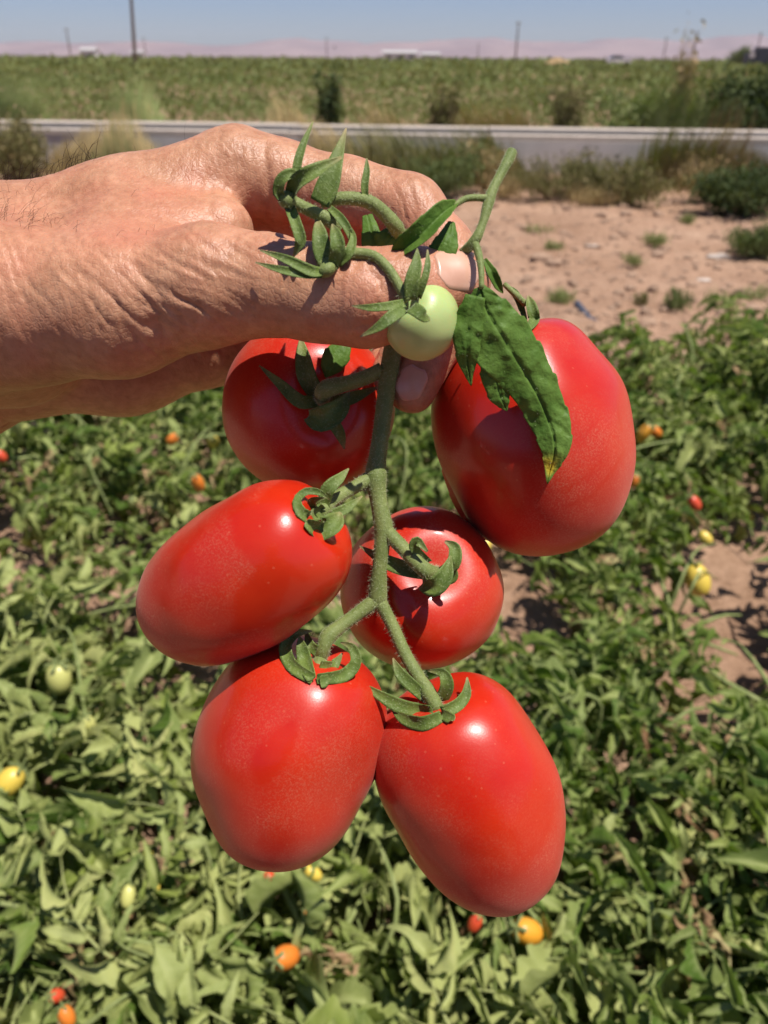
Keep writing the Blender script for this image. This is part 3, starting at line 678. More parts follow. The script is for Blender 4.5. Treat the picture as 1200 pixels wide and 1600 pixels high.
PL = [  # X, Y, radius, height, kind, leaf count, label
    (-0.62, 0.62, .46, .36, 'pale', 120, 'pale wilted tomato plant in the bottom left corner'),
    (-0.12, 0.60, .44, .36, 'pale', 120, 'pale curled tomato plant at the bottom just left of centre'),
    (0.34, 0.62, .42, .36, 'mixed', 120, 'tomato plant with brown dead leaves at the bottom right of centre'),
    (0.78, 0.66, .46, .36, 'green', 130, 'green tomato plant in the bottom right corner'),
    (-0.95, 1.18, .46, .42, 'pale', 110, 'pale tomato plant at the left edge with light yellow fruits'),
    (-0.42, 1.22, .44, .42, 'pale', 110, 'pale tomato plant left of the lowest held tomatoes'),
    (0.08, 1.22, .42, .38, 'mixed', 90, 'tomato plant half hidden behind the two lowest held tomatoes'),
    (0.50, 1.20, .44, .38, 'green', 120, 'fine leaved green tomato plant right of the lowest held tomatoes'),
    (0.96, 1.22, .42, .36, 'green', 110, 'fine leaved green tomato plant at the right edge near the soil gap'),
    (0.72, 1.66, .36, .32, 'green', 80, 'low fine leaved tomato plant between the two rows below the big right tomato'),
    (1.18, 1.62, .36, .30, 'mixed', 70, 'low tomato plant by the soil patch at the right edge'),
    (-0.80, 1.72, .36, .34, 'mixed', 70, 'low tomato plant between the two rows at the left edge'),
    (-1.75, 2.40, .52, .45, 'pale', 80, 'tomato plant of the second row at the far left'),
    (-1.12, 2.45, .50, .45, 'mixed', 110, 'tomato plant of the second row at the left edge under the palm'),
    (-0.55, 2.50, .50, .45, 'mixed', 110, 'tomato plant of the second row with orange fruits left of the held truss'),
    (0.05, 2.52, .50, .44, 'green', 100, 'tomato plant of the second row right behind the held truss'),
    (0.66, 2.42, .48, .44, 'green', 110, 'tomato plant of the second row below the big right tomato'),
    (1.22, 2.62, .52, .48, 'mixed', 120, 'tomato plant of the second row with a large yellow fruit at right'),
    (1.85, 2.95, .52, .50, 'mixed', 100, 'taller tomato plant of the second row at the right edge of the frame'),
    (-1.40, 3.10, .50, .45, 'mixed', 80, 'tomato plant at the back of the second row below the wrist'),
    (-0.70, 3.15, .50, .44, 'mixed', 80, 'tomato plant at the back of the second row below the thumb'),
    (0.00, 3.05, .48, .42, 'green', 70, 'tomato plant at the back of the second row hidden behind the held truss'),
    (1.30, 3.25, .46, .46, 'mixed', 90, 'tomato plant at the back edge of the second row next to the bare soil'),
    (2.00, 3.70, .46, .46, 'green', 70, 'dark tomato plant farthest back at the right edge')]
HOLES = [(805, 950, 26), (1155, 930, 34), (1075, 1085, 16), (205, 948, 10), (1190, 1040, 24), (340, 1035, 10)]
fr_pts = []
for (px, py, rp, cc) in FR:
    z = 0.36 if py > 1000 else 0.38
    if (px, py) == (1090, 906): z = 0.20
    p = atZ(px, py, z); fr_pts.append(p)
fr_pts = np.array(fr_pts)
plants = []
g = np.random.default_rng(77)
for (X, Y, Rd, Hh, kind, nl, lab) in PL:
    t = thing('tomato_plant', lab, 'plant', (X, Y, 0), 'tomato plants growing in the rows'); plants.append(t)
    tips = []
    for k in range(8):
        a = k * math.pi / 4 + g.normal(0, .3); rr = Rd * g.uniform(.45, .95); hh = Hh * g.uniform(.45, .85)
        e = np.array([math.cos(a) * rr, math.sin(a) * rr, hh])
        P = np.array([[0, 0, -0.02], e * [.3, .3, .7] + g.normal(0, .02, 3), e * [.7, .7, .95] + g.normal(0, .02, 3), e])
        v_, f_ = tube(P, [.008, .006, .005, .0025], 10, 6, (0.2, 0.1, 1)); obj('stem', mesh('stem', v_, f_, M['vine']), t)
        tips.append(spline(P, 21))
    for k in range(2):
        a = g.uniform(0, 6.28); r0 = Rd * g.uniform(.1, .5); a2 = a + g.normal(0, .7); r1 = r0 + Rd * g.uniform(.45, .7)
        P = np.array([[math.cos(a) * r0 * .5, math.sin(a) * r0 * .5, Hh * .35], [math.cos(a) * r0, math.sin(a) * r0, Hh * .82], [math.cos(a2) * (r0 + r1) / 2, math.sin(a2) * (r0 + r1) / 2, Hh * g.uniform(.85, 1.0)], [math.cos(a2) * r1, math.sin(a2) * r1, Hh * g.uniform(.5, .85)]]) + g.normal(0, .015, (4, 3))
        v_, f_ = tube(P, [.0045, .004, .0032, .0015], 14, 6, (0.2, 0.1, 1)); obj('stem', mesh('stem', v_, f_, M['vine']), t)
    nl = int(nl * 1.8)
    for k in range(nl):
        P = tips[g.integers(0, 8)]; q = g.uniform(0.15, 1.0) ** .7
        b = P[int(q * 20)]
        az = math.atan2(b[1], b[0]) + g.normal(0, 1.1); out = np.hypot(b[0], b[1]) / Rd
        lift = g.uniform(.0, .26) * (1 - 0.3 * out)
        pos = np.array([b[0] + g.normal(0, .07), b[1] + g.normal(0, .07), min(max(b[2] + g.uniform(-.06, .12), .05), Hh)])
        wp = np.array([X, Y, 0]) + pos
        if kind == 'pale': src = LV['pale'] if g.uniform() < .85 else LV['green']
        elif kind == 'green': src = LV['green'] if g.uniform() < .45 else LV['fine']
        else: src = LV[('pale', 'green', 'green', 'fine')[g.integers(0, 4)]]
        if g.uniform() < (.06 if kind != 'mixed' else .10): src = LV['dry']
        sc = g.uniform(.65, 1.15) * (1.1 if (Y < 1.0 and X < .5) else 1.0)
        cen = wp + np.array([math.cos(az), math.sin(az), 0.0]) * .13 * sc
        pp = w2px(cen); p0 = w2px(wp)
        skip = False
        for (hx, hy, hr) in HOLES:
            if np.hypot(pp[0] - hx, pp[1] - hy) < hr + 45 or np.hypot(p0[0] - hx, p0[1] - hy) < hr + 15: skip = True
        for (fx, fy, frp, _), fp in zip(FR, fr_pts):
            rad = frp + 0.07 * sc * FPX / pp[2]
            if (np.hypot(pp[0] - fx, pp[1] - fy) < rad or np.hypot(p0[0] - fx, p0[1] - fy) < frp + 12) and np.linalg.norm(cen - CPOS) < np.linalg.norm(fp - CPOS) + .05: skip = True
        if skip: continue
        o = obj('leaf', src[g.integers(0, len(src))], t, pos, (g.normal(0, .85), -g.uniform(-.7, .95), az)); o.scale = (sc, sc, sc)
def fruit_me(mat):
    th = np.linspace(0, np.pi, 12); ph = np.linspace(0, 2 * np.pi, 16, endpoint=False)
    V = [(math.sin(t_) ** .85 * .8 * math.cos(p_), math.sin(t_) ** .85 * .8 * math.sin(p_), math.cos(t_)) for t_ in th for p_ in ph]
    F = [(i * 16 + j, (i + 1) * 16 + j, (i + 1) * 16 + (j + 1) % 16, i * 16 + (j + 1) % 16) for i in range(11) for j in range(16)]
    return mesh('tomato', V, F, mat)
fme = {k: fruit_me(m_) for k, m_ in FM.items()}
m_ = MB()
for k in range(5):
    a = k * 1.256; m_.add(*strap([[0, 0, .97], [math.cos(a) * .35, math.sin(a) * .35, 1.0], [math.cos(a) * .8, math.sin(a) * .8, .95]], [.12, .12, .02], 5, (0, 0, 1), 0, .2, .05, 3))
m_.add(*tube([[0, 0, .95], [.05, 0, 1.3], [.2, .1, 1.6]], [.08, .07, .05], 5, 6, (1, 0, .1))); cal_me = m_.me('calyx', M['vine'])
for (px, py, rp, cc), p in zip(FR, fr_pts):
    t = min(plants, key=lambda q: (q.location.x - p[0]) ** 2 + (q.location.y - p[1]) ** 2)
    r_ = rp / FPX * w2px(p)[2]
    o = obj('tomato', fme[cc], t, (p[0] - t.location.x, p[1] - t.location.y, p[2]), (random.uniform(-.9, .9), random.uniform(-.9, .9), random.uniform(0, 6)))
    o.scale = (r_ * random.uniform(.9, 1.05), r_ * .95, r_ * random.uniform(1.05, 1.35)); obj('calyx', cal_me, o)

# fallen leaf litter on the soil of the gap: ground cover
# ------------------------------------------------------------------ the hand
def rc(P, a, ra, b, rb):
    """round cone distance"""
    ba = b - a; l2 = ba @ ba; pa = P - a
    h = np.clip((pa @ ba) / l2, 0, 1)
    return np.linalg.norm(pa - h[..., None] * ba, axis=-1) - (ra + (rb - ra) * h)
def smin(a, b, k):
    h = np.clip(0.5 + 0.5 * (b - a) / k, 0, 1); return b + (a - b) * h - k * h * (1 - h)
def surface_nets(F, org, h):
    s = F < 0; nx, ny, nz = F.shape
    c = np.zeros((nx - 1, ny - 1, nz - 1), np.int8)
    for dx in (0, 1):
        for dy in (0, 1):
            for dz in (0, 1): c += s[dx:nx - 1 + dx, dy:ny - 1 + dy, dz:nz - 1 + dz]
    act = (c > 0) & (c < 8); idx = np.full(act.shape, -1, np.int64); ii = np.argwhere(act); idx[act] = np.arange(len(ii))
    acc = np.zeros((len(ii), 3)); cnt = np.zeros(len(ii))
    cor = [(x, y, z) for x in (0, 1) for y in (0, 1) for z in (0, 1)]
    for a in cor:
        for ax in range(3):
            if a[ax]: continue
            b = list(a); b[ax] = 1
            fa = F[ii[:, 0] + a[0], ii[:, 1] + a[1], ii[:, 2] + a[2]]; fb = F[ii[:, 0] + b[0], ii[:, 1] + b[1], ii[:, 2] + b[2]]
            x = (fa < 0) != (fb < 0); t = np.where(x, fa / (fa - fb + 1e-20), 0)
            p = np.tile(np.array(a, float), (len(ii), 1)); p[:, ax] = t
            acc[x] += p[x]; cnt += x
    V = org + (ii + acc / cnt[:, None]) * h
    Q = []
    for ax in range(3):
        sl0 = [slice(None)] * 3; sl1 = [slice(None)] * 3; sl0[ax] = slice(0, -1); sl1[ax] = slice(1, None)
        e = s[tuple(sl0)] != s[tuple(sl1)]; ed = np.argwhere(e)
        u, v = [(1, 2), (2, 0), (0, 1)][ax]
        ok = (ed[:, u] > 0) & (ed[:, v] > 0) & (ed[:, u] < F.shape[u] - 1) & (ed[:, v] < F.shape[v] - 1); ed = ed[ok]
        def cell(du, dv):
            k = ed.copy(); k[:, u] += du; k[:, v] += dv; return idx[k[:, 0], k[:, 1], k[:, 2]]
        q = np.stack([cell(-1, -1), cell(0, -1), cell(0, 0), cell(-1, 0)], -1)
        inside = s[ed[:, 0], ed[:, 1], ed[:, 2]]
        q[~inside] = q[~inside][:, ::-1]; Q.append(q)
    Q = np.concatenate(Q); Q = Q[(Q >= 0).all(1)]
    return V, Q
def px_r(rpx, d): return rpx * d / FPX

def hand_sdf(P):
    def chain(pts, k=3.0):
        o = None
        for a, b in zip(pts[:-1], pts[1:]):
            d = rc(P, cm(*a[:3]), a[3], cm(*b[:3]), b[3]); o = d if o is None else smin(o, d, k)
        return o
    # palm, wrist and metacarpals
    idxm = chain([(-160, 478, 250, 25), (0, 416, 256, 24), (200, 348, 258, 19), (372, 272, 260, 14.6)], 8)
    thenar = chain([(-160, 500, 238, 25), (40, 478, 234, 22.5), (180, 478, 228, 19.6), (330, 446, 222, 16.5)], 8)
    hyp = chain([(-160, 512, 286, 24), (0, 528, 298, 31), (190, 552, 304, 23.5), (330, 525, 302, 18), (440, 480, 298, 13)], 8)
    body = smin(smin(idxm, thenar, 16), chain([(-160, 505, 256, 29), (10, 515, 266, 27)], 8), 14)
    body = smin(body, hyp, 6)
    back = chain([(-160, 490, 278, 24), (60, 432, 288, 25), (360, 335, 290, 15)], 8)
    body = smin(body, back, 12)
    web = rc(P, cm(215, 400, 243), 19, cm(345, 362, 243), 10.5)
    body = smin(body, web, 12)
    # thumb
    th = chain([(330, 446, 222, 16.5), (420, 447, 218, 13.6), (500, 458, 215, 12.6), (575, 466, 213, 12.9), (640, 456, 214, 11.8), (703, 446, 217, 9.6), (716, 442, 218, 8.6)], 4)
    body = smin(body, th, 6)
    # index finger
    ix = chain([(372, 272, 260, 14.6), (440, 284, 260, 13.0), (540, 305, 258, 11.6), (642, 334, 254, 11.6), (690, 392, 249, 9.9), (716, 440, 245, 9.2), (692, 520, 243, 8.6), (644, 606, 241, 7.8)], 4)
    body = smin(body, ix, 4)
    # middle, ring and little fingers curled behind
    md = chain([(365, 322, 280, 15), (520, 352, 272, 13.5), (640, 400, 268, 12), (655, 500, 262, 9), (615, 590, 257, 8)], 4)
    rg = chain([(360, 385, 290, 14), (520, 415, 286, 13), (640, 445, 286, 12), (655, 525, 278, 10), (612, 572, 270, 9)], 4)
    lt = chain([(360, 460, 290, 12), (470, 505, 292, 10), (500, 560, 284, 9), (440, 585, 276, 8)], 4)
    rest = smin(smin(md, rg, 2), lt, 2)
    body = smin(body, rest, 4)
    return body
h_ = 0.8
org = np.array([-146.0, 18.0, 186.0]); dim = np.array([190.0, 130.0, 152.0])
N_ = (dim / h_).astype(int)
ax = [org[k] + np.arange(N_[k]) * h_ for k in range(3)]
F_ = np.empty(tuple(N_), np.float32)
BS = 14
for i0 in range(0, N_[0], BS):
    for j0 in range(0, N_[1], BS):
        bc = np.array([[ax[0][min(i0 + BS // 2, N_[0] - 1)], ax[1][min(j0 + BS // 2, N_[1] - 1)], ax[2][min(k0 + BS // 2, N_[2] - 1)]] for k0 in range(0, N_[2], BS)])
        dc = hand_sdf(bc)
        for k0, d0 in zip(range(0, N_[2], BS), dc):
            sl_ = (slice(i0, i0 + BS), slice(j0, j0 + BS), slice(k0, k0 + BS))
            if abs(d0) > BS * h_ * 0.95 + 2: F_[sl_] = d0
            else: F_[sl_] = hand_sdf(np.stack(np.meshgrid(ax[0][sl_[0]], ax[1][sl_[1]], ax[2][sl_[2]], indexing='ij'), -1))
HV, HF = surface_nets(F_, org, h_)
# smooth
def laplace(V, F, it, lam=0.5):
    E = np.concatenate([F[:, [0, 1]], F[:, [1, 2]], F[:, [2, 3]], F[:, [3, 0]]])
    for _ in range(it):
        acc = np.zeros_like(V); cnt = np.zeros(len(V))
        for a, b in ((0, 1), (1, 0)):
            np.add.at(acc, E[:, a], V[E[:, b]]); np.add.at(cnt, E[:, a], 1)
        V = V + lam * (acc / np.maximum(cnt, 1)[:, None] - V)
    return V
def vnormals(V, F):
    n = np.cross(V[F[:, 2]] - V[F[:, 0]], V[F[:, 3]] - V[F[:, 1]]); N = np.zeros_like(V)
    for k in range(4): np.add.at(N, F[:, k], n)
    return unit(N)
HV = laplace(HV, HF, 3)
HN = vnormals(HV, HF)
hp_ = np.stack([600 + FPX * HV[:, 0] / HV[:, 2], 800 - FPX * HV[:, 1] / HV[:, 2]], -1)
def gauss(cx, cy, sx, sy, rot=0.0):
    dx, dy = hp_[:, 0] - cx, hp_[:, 1] - cy
    c, s = math.cos(rot), math.sin(rot); u = dx * c + dy * s; v = -dx * s + dy * c
    return np.exp(-(u / sx) ** 2 - (v / sy) ** 2)
wz = fbm(HV, 0.035, 3, 3) * 16; wz2 = fbm(HV, 0.10, 2, 8)
front = np.clip(-HN[:, 2] + 0.35, 0, 1)
def ridges(px_dir, per, warp, sharp=2.0):
    d = np.array(px_dir, float); d /= np.linalg.norm(d)
    u = (hp_ @ d + warp) / per
    return -np.abs(np.sin(np.pi * u)) ** sharp
# fan of creases over the base of the thumb, running down to the right
bend = 0.0011 * (hp_[:, 0] - 120) ** 2 * 0.35
m1 = gauss(250, 490, 150, 72, 0.35) * front
def creases(d, across, along, seed, sharp=4.0, curve=0.0):
    d = np.array(d, float); d /= np.linalg.norm(d); e = np.array([-d[1], d[0]])
    u = hp_ @ d + wz * .8 - curve; v = hp_ @ e
    a = vnoise(np.stack([u / across, v / along, HV[:, 2] * .02], -1), 1, seed); b_ = vnoise(np.stack([u / (across * .55), v / (along * .6), HV[:, 2] * .02], -1), 1, seed + 9)
    return -np.maximum(0, 1 - np.abs(a) * sharp) - .55 * np.maximum(0, 1 - np.abs(b_) * sharp)
disp = 0.75 * m1 * creases((0.70, -0.71), 17, 150, 41, 3.2, bend)
m2 = gauss(300, 400, 150, 70, 0.2) * front
disp += 0.42 * m2 * creases((0.55, -0.83), 12, 90, 51, 3.0)
disp += 0.30 * gauss(90, 430, 160, 150) * front * creases((0.93, -0.36), 13, 100, 61, 3.0)
# knuckle wrinkles
m3 = gauss(585, 462, 42, 80) * front; disp += 0.75 * m3 * creases((1, 0.12), 13, 80, 71, 3.0)
m4 = gauss(640, 312, 30, 60, 0.3); disp += 0.5 * m4 * creases((0.95, -0.3), 12, 70, 81, 3.0)
m5 = gauss(345, 262, 70, 60); disp += 0.42 * m5 * creases((1.0, 0.25), 11, 60, 91, 3.0)
# furrow between knuckle and finger
u6 = (hp_[:, 0] - 417 - 0.12 * (hp_[:, 1] - 270)); disp += -0.9 * np.exp(-(u6 / 7) ** 2) * np.exp(-((hp_[:, 1] - 290) / 62) ** 2) * front
disp += 0.14 * fbm(HV, 0.16, 3, 17) + 0.5 * fbm(HV, 0.05, 2, 27)
HV = HV + HN * disp[:, None]
flush = np.clip(0.32 * gauss(655, 320, 70, 60) + 0.40 * gauss(690, 440, 60, 60) + 0.36 * gauss(200, 345, 200, 70, -.25) + 0.25 * gauss(560, 470, 60, 60) + 0.25 * gauss(30, 480, 90, 120) + 0.22 * wz2 + 0.012 * wz, 0, .65)

# forearm and upper arm continue from the open end of the hand mesh
def to_cam(P):
    v = np.asarray(P, float) - CPOS; return np.array([v @ CR, v @ CU, v @ CF]) * 1000
bmh = bmesh.new()
bv = [bmh.verts.new(v) for v in HV]
for f in HF:
    try: bmh.faces.new([bv[i] for i in f])
    except ValueError: pass
bmh.verts.index_update()
be = [e for e in bmh.edges if len(e.link_faces) == 1 and all(v.co.x < org[0] + 4 for v in e.verts)]
adj = {}
for e in be:
    for a, b in ((0, 1), (1, 0)): adj.setdefault(e.verts[a], []).append(e.verts[b])
best = []; seen = set()
for v0 in adj:
    if v0 in seen: continue
    loop = [v0]; seen.add(v0); cur = v0
    while True:
        nx_ = [q for q in adj[cur] if q not in seen]
        if not nx_: break
        cur = nx_[0]; seen.add(cur); loop.append(cur)
    if len(loop) > len(best): best = loop
L0 = np.array([v.co[:] for v in best]); c0 = L0.mean(0)
elbow = to_cam((-0.37, 0.07, 1.31)); should = to_cam((-0.19, -0.24, 1.375))
path = spline(np.array([c0, c0 + (elbow - c0) * .33, c0 + (elbow - c0) * .7, elbow, elbow + (should - elbow) * .3, elbow + (should - elbow) * .65, should]), 40)
radp = np.interp(np.linspace(0, 1, 40), [0, .12, .3, .45, .55, .75, 1], [31, 32, 42, 43, 42, 47, 52])
T_ = unit(np.gradient(path, axis=0)); off0 = L0 - c0
prev = best; tprev = Vector(T_[0]); offs = off0.copy(); fl_add = 0
rad0 = np.linalg.norm(off0, axis=1)
mean0 = rad0.mean()
nrings = 40
for k in range(1, nrings):
    q = tprev.rotation_difference(Vector(T_[k])); Mq = np.array(q.to_matrix()); offs = offs @ Mq.T; tprev = Vector(T_[k])
    f = min(k / 8, 1); f = f * f * (3 - 2 * f)
    rr = np.linalg.norm(offs, axis=1); tgt = radp[k] / mean0 * mean0
    newr = rad0 * (1 - f) * (1 + (tgt / mean0 - 1) * 0) + tgt * f
    ring = path[k] + offs / rr[:, None] * newr[:, None]
    nv = [bmh.verts.new(p) for p in ring]
    for i in range(len(prev)):
        j = (i + 1) % len(prev)
        bmh.faces.new((prev[i], prev[j], nv[j], nv[i]))
    prev = nv
bmh.faces.new(prev)
bmesh.ops.recalc_face_normals(bmh, faces=bmh.faces[:])
bmh.verts.index_update()
# unseen rest of the photographer, added behind the camera to block sky fill
def sdf_mesh(fn, lo, hi, h):
    lo = np.array(lo, float); n = ((np.array(hi) - lo) / h).astype(int) + 1
    G = np.stack(np.meshgrid(*[lo[k] + np.arange(n[k]) * h for k in range(3)], indexing='ij'), -1)
    V, Q = surface_nets(fn(G).astype(np.float32), lo, h); return laplace(V, Q, 2), Q
A_ = lambda *v: np.array(v, float)
def ch(P, pts, k=.03):
    o = None
    for a, b in zip(pts[:-1], pts[1:]):
        d = rc(P, A_(*a[:3]), a[3], A_(*b[:3]), b[3]); o = d if o is None else smin(o, d, k)
    return o
def sd_torso(P):
    t = rc(P * A_(1, 1.35, 1), A_(0, -.365, .95), .165, A_(0, -.365, 1.26), .175)
    return smin(t, ch(P, [(-.16, -.265, 1.375, .062), (0, -.265, 1.40, .07), (.16, -.265, 1.375, .062)]), .07)
def sd_legs(P):
    o = None
    for sx in (-1, 1):
        d = ch(P, [(sx * .085, -.265, .93, .098), (sx * .10, -.25, .50, .062), (sx * .105, -.275, .10, .046)], .03); o = d if o is None else smin(o, d, .02)
    return o
def sd_feet(P):
    return np.minimum(*[ch(P, [(sx * .105, -.275, .07, .05), (sx * .115, -.12, .045, .043)], .03) for sx in (-1, 1)])
def sd_head(P):
    e = (np.linalg.norm((P - A_(0, -.255, 1.635)) / A_(.076, .098, .118), axis=-1) - 1) * .085
    e = smin(e, rc(P, A_(0, -.225, 1.565), .05, A_(0, -.20, 1.545), .035), .03)               # jaw
    e = smin(e, rc(P, A_(0, -.162, 1.655), .008, A_(0, -.150, 1.618), .014), .012)              # nose
    for sx in (-1, 1):
        e = smin(e, rc(P, A_(sx * .078, -.26, 1.65), .012, A_(sx * .076, -.255, 1.61), .010), .008)   # ears
        e = np.maximum(e, -(np.linalg.norm(P - A_(sx * .032, -.148, 1.65), axis=-1) - .013))       # eye sockets
        e = smin(e, np.linalg.norm(P - A_(sx * .032, -.168, 1.648), axis=-1) - .0135, .004)
    e = smin(e, rc(P, A_(-.018, -.163, 1.585), .008, A_(.018, -.163, 1.585), .008), .006)        # lips
    return smin(e, rc(P, A_(0, -.265, 1.40), .062, A_(0, -.25, 1.56), .056), .03)
def sd_rarm(P):
    o = ch(P, [(.18, -.265, 1.375, .056), (.315, -.17, 1.16, .045), (.12, -.10, 1.36, .030), (.07, -.085, 1.41, .032)], .025)
    for k in range(4):
        o = smin(o, ch(P, [(.07, -.075, 1.395 + k * .019, .011), (.025, -.055, 1.40 + k * .019, .009), (-.005, -.065, 1.40 + k * .018, .008)], .006), .006)
    return smin(o, ch(P, [(.085, -.10, 1.43, .013), (.05, -.115, 1.46, .011), (.02, -.105, 1.475, .009)], .006), .008)
def sd_body(P): return smin(smin(smin(sd_torso(P), sd_head(P), .03), sd_rarm(P), .03), smin(sd_legs(P), sd_feet(P), .02), .03)
BVt, BQ = sdf_mesh(sd_body, (-.32, -.47, -.01), (.42, .02, 1.80), .0085)
nb0 = [bmh.verts.new(to_cam(p)) for p in BVt]
for q in BQ: bmh.faces.new([nb0[i] for i in q])
bmesh.ops.recalc_face_normals(bmh, faces=bmh.faces[:])
bmh.verts.index_update()
pme = bpy.data.meshes.new('person'); bmh.to_mesh(pme); bmh.free()
PV = np.empty(len(pme.vertices) * 3); pme.vertices.foreach_get('co', PV); PV = PV.reshape(-1, 3)
PO = c2w(cm(0, 480, 250))
pme.vertices.foreach_set('co', (c2w(PV) - PO).reshape(-1))
pme.polygons.foreach_set('use_smooth', [True] * len(pme.polygons))
at = pme.attributes.new('flush', 'FLOAT', 'POINT'); fl = np.zeros(len(PV)); fl[:len(flush)] = flush; at.data.foreach_set('value', fl.astype(np.float32))
pme.materials.append(M['skin']); pme.update()
person = obj('person', pme, None, PO)
tag(person, 'bare suntanned hand and forearm pinching the tomato truss between thumb and fingers', 'person')

def local(P, O): return c2w(P) - O
def garment(name, fn, lo, hi, mat, h=.0085):
    V, Q = sdf_mesh(fn, lo, hi, h); return obj(name, mesh(name, V - PO, Q, mat), person)
ew = np.array(c2w(elbow)); sw = np.array(c2w(should))
def sd_shirt(P):
    d = smin(sd_torso(P), ch(P, [(*sw, .060), (*(sw * .45 + ew * .55), .054)]), .04)
    d = smin(d, ch(P, [(.18, -.265, 1.375, .060), (.27, -.20, 1.24, .054)]), .04) - .009
    d = d + .004 * fbm(P, 14, 2, 5)
    return np.maximum(np.maximum(d, .90 - P[..., 2]), -(np.linalg.norm((P - A_(0, -.25, 1.47)) * A_(1, 1, .8), axis=-1) - .078))
garment('shirt', sd_shirt, (-.42, -.47, .86), (.40, .0, 1.50), simple('shirt_cloth', (0.035, 0.045, 0.075), (0.05, 0.06, 0.10), 60, 0.9))  # unseen shirt, kept dark navy to cut bounced light
garment('trousers', lambda P: np.maximum(np.maximum(smin(sd_legs(P), sd_torso(P), .03) - .011 + .005 * fbm(P, 11, 2, 9), P[..., 2] - 1.0), .09 - P[..., 2]), (-.26, -.47, .06), (.26, -.08, 1.04), simple('denim', (0.03, 0.045, 0.085), (0.05, 0.07, 0.12), 90, 0.9))
garment('boots', lambda P: np.maximum(sd_feet(P) - .008, P[..., 2] - .14), (-.22, -.38, -.02), (.22, -.02, .17), simple('boot_leather', (0.07, 0.04, 0.025), (0.10, 0.06, 0.035), 60, 0.6))
garment('hair', lambda P: np.maximum((np.linalg.norm((P - A_(0, -.265, 1.645)) / A_(.080, .098, .118), axis=-1) - 1) * .085 - .006 + .004 * fbm(P, 60, 2, 3), -(P[..., 2] - 1.60 + (P[..., 1] + .22) * -.9)), (-.12, -.40, 1.5), (.12, -.12, 1.80), M['hair'], .006)
# nails
def nail(c, t, n, L, W, name='fingernail'):
    """c centre, t towards tip, n outward normal (camera mm)"""
    t = unit(np.array(t, float)); n = np.array(n, float); n = unit(n - t * (n @ t)); s = np.cross(t, n)
    u = np.linspace(-1, 1, 13); v = np.linspace(-1, 1, 11); V = []
    for a in u:
        wv_ = W * (1 - 0.55 * max(abs(a) - .45, 0) ** 2 * 3.3)
        for b in v:
            al = b * 0.95
            rad = W / math.sin(.95)
            V.append(c + t * (a * L * (1 - .18 * b * b * (1 if a > 0 else -.3))) + s * (math.sin(al) * rad * wv_ / W) + n * ((math.cos(al) - 1) * rad - 0.5 * max(a, 0) ** 2 * L * .12 - .25 * (a < -.8)))
    V = np.array(V); V = V + n * 4
    for _ in range(14): V = V - n * (0.75 * (hand_sdf(V) - 0.30))[:, None]
    m = len(V); V = np.vstack([V, V - n * .9]); F = []
    for i in range(12):
        for j in range(10):
            k = i * 11 + j; F.append((k, k + 1, k + 12, k + 11)); F.append((m + k, m + k + 11, m + k + 12, m + k + 1))
    rim = [j for j in range(11)] + [i * 11 + 10 for i in range(1, 13)] + [12 * 11 + j for j in range(9, -1, -1)] + [i * 11 for i in range(11, 0, -1)]
    for a, b in zip(rim, rim[1:] + rim[:1]): F.append((a, m + a, m + b, b))
    return obj(name, mesh(name, local(V, PO), F, M['nail']), person)
nail(cm(712, 430, 209.5), (0.95, 0.10, 0.25), (0.32, 0.42, -0.85), 6.6, 5.6)
nail(cm(642, 600, 233.6), (-0.42, -0.88, 0.12), (0.10, 0.05, -1), 5.4, 4.3)
# hairs on the top of the wrist
hm = MB(); g = np.random.default_rng(12)
top_m = np.where((hp_[:, 0] > -60) & (hp_[:, 0] < 330) & (HN[:, 1] > 0.55) & (HV[:, 1] > 50))[0]
wgt = np.exp(-np.maximum(hp_[top_m, 0], 0) / 70) * np.clip(HN[top_m, 1] - .5, .01, 1) ** 2; pick = g.choice(top_m, 520, p=wgt / wgt.sum())
for i in pick:
    p = HV[i]; n = HN[i]; d = unit(n * .55 + np.array([g.normal(.75, .5), g.normal(.15, .35), g.normal(0, .5)])); L_ = g.uniform(3.5, 8) * (0.6 if hp_[i, 0] > 120 else 1)
    q = p + d * L_ * .5 + n * .5; e = p + d * L_ + g.normal(0, 1.2, 3) - n * g.uniform(0, 1.5)
    hm.add(*tube([p - n * .4, q, e], [.04, .032, .012], 5, 3, (0.2, .4, 1)))
edge_m = np.where((hp_[:, 0] > -80) & (hp_[:, 0] < 150) & (HN[:, 1] > .6) & (HN[:, 2] > -.45) & (HN[:, 2] < .3))[0]
for i in g.choice(edge_m, 330):
    p = HV[i]; n = HN[i]; d = unit(n * g.uniform(.25, .8) + np.array([g.normal(.8, .45), g.normal(.1, .2), g.normal(-.2, .4)])); L_ = g.uniform(5, 12)
    hm.add(*tube([p - n * .4, p + d * L_ * .5 + n * .8, p + d * L_ - n * g.uniform(0, 2) + g.normal(0, 1, 3)], [.075, .06, .02], 6, 3, (0.2, .4, 1)))
obj('arm_hair', mesh('arm_hair', local(np.concatenate(hm.V), PO), hm.F, M['hair']), person)

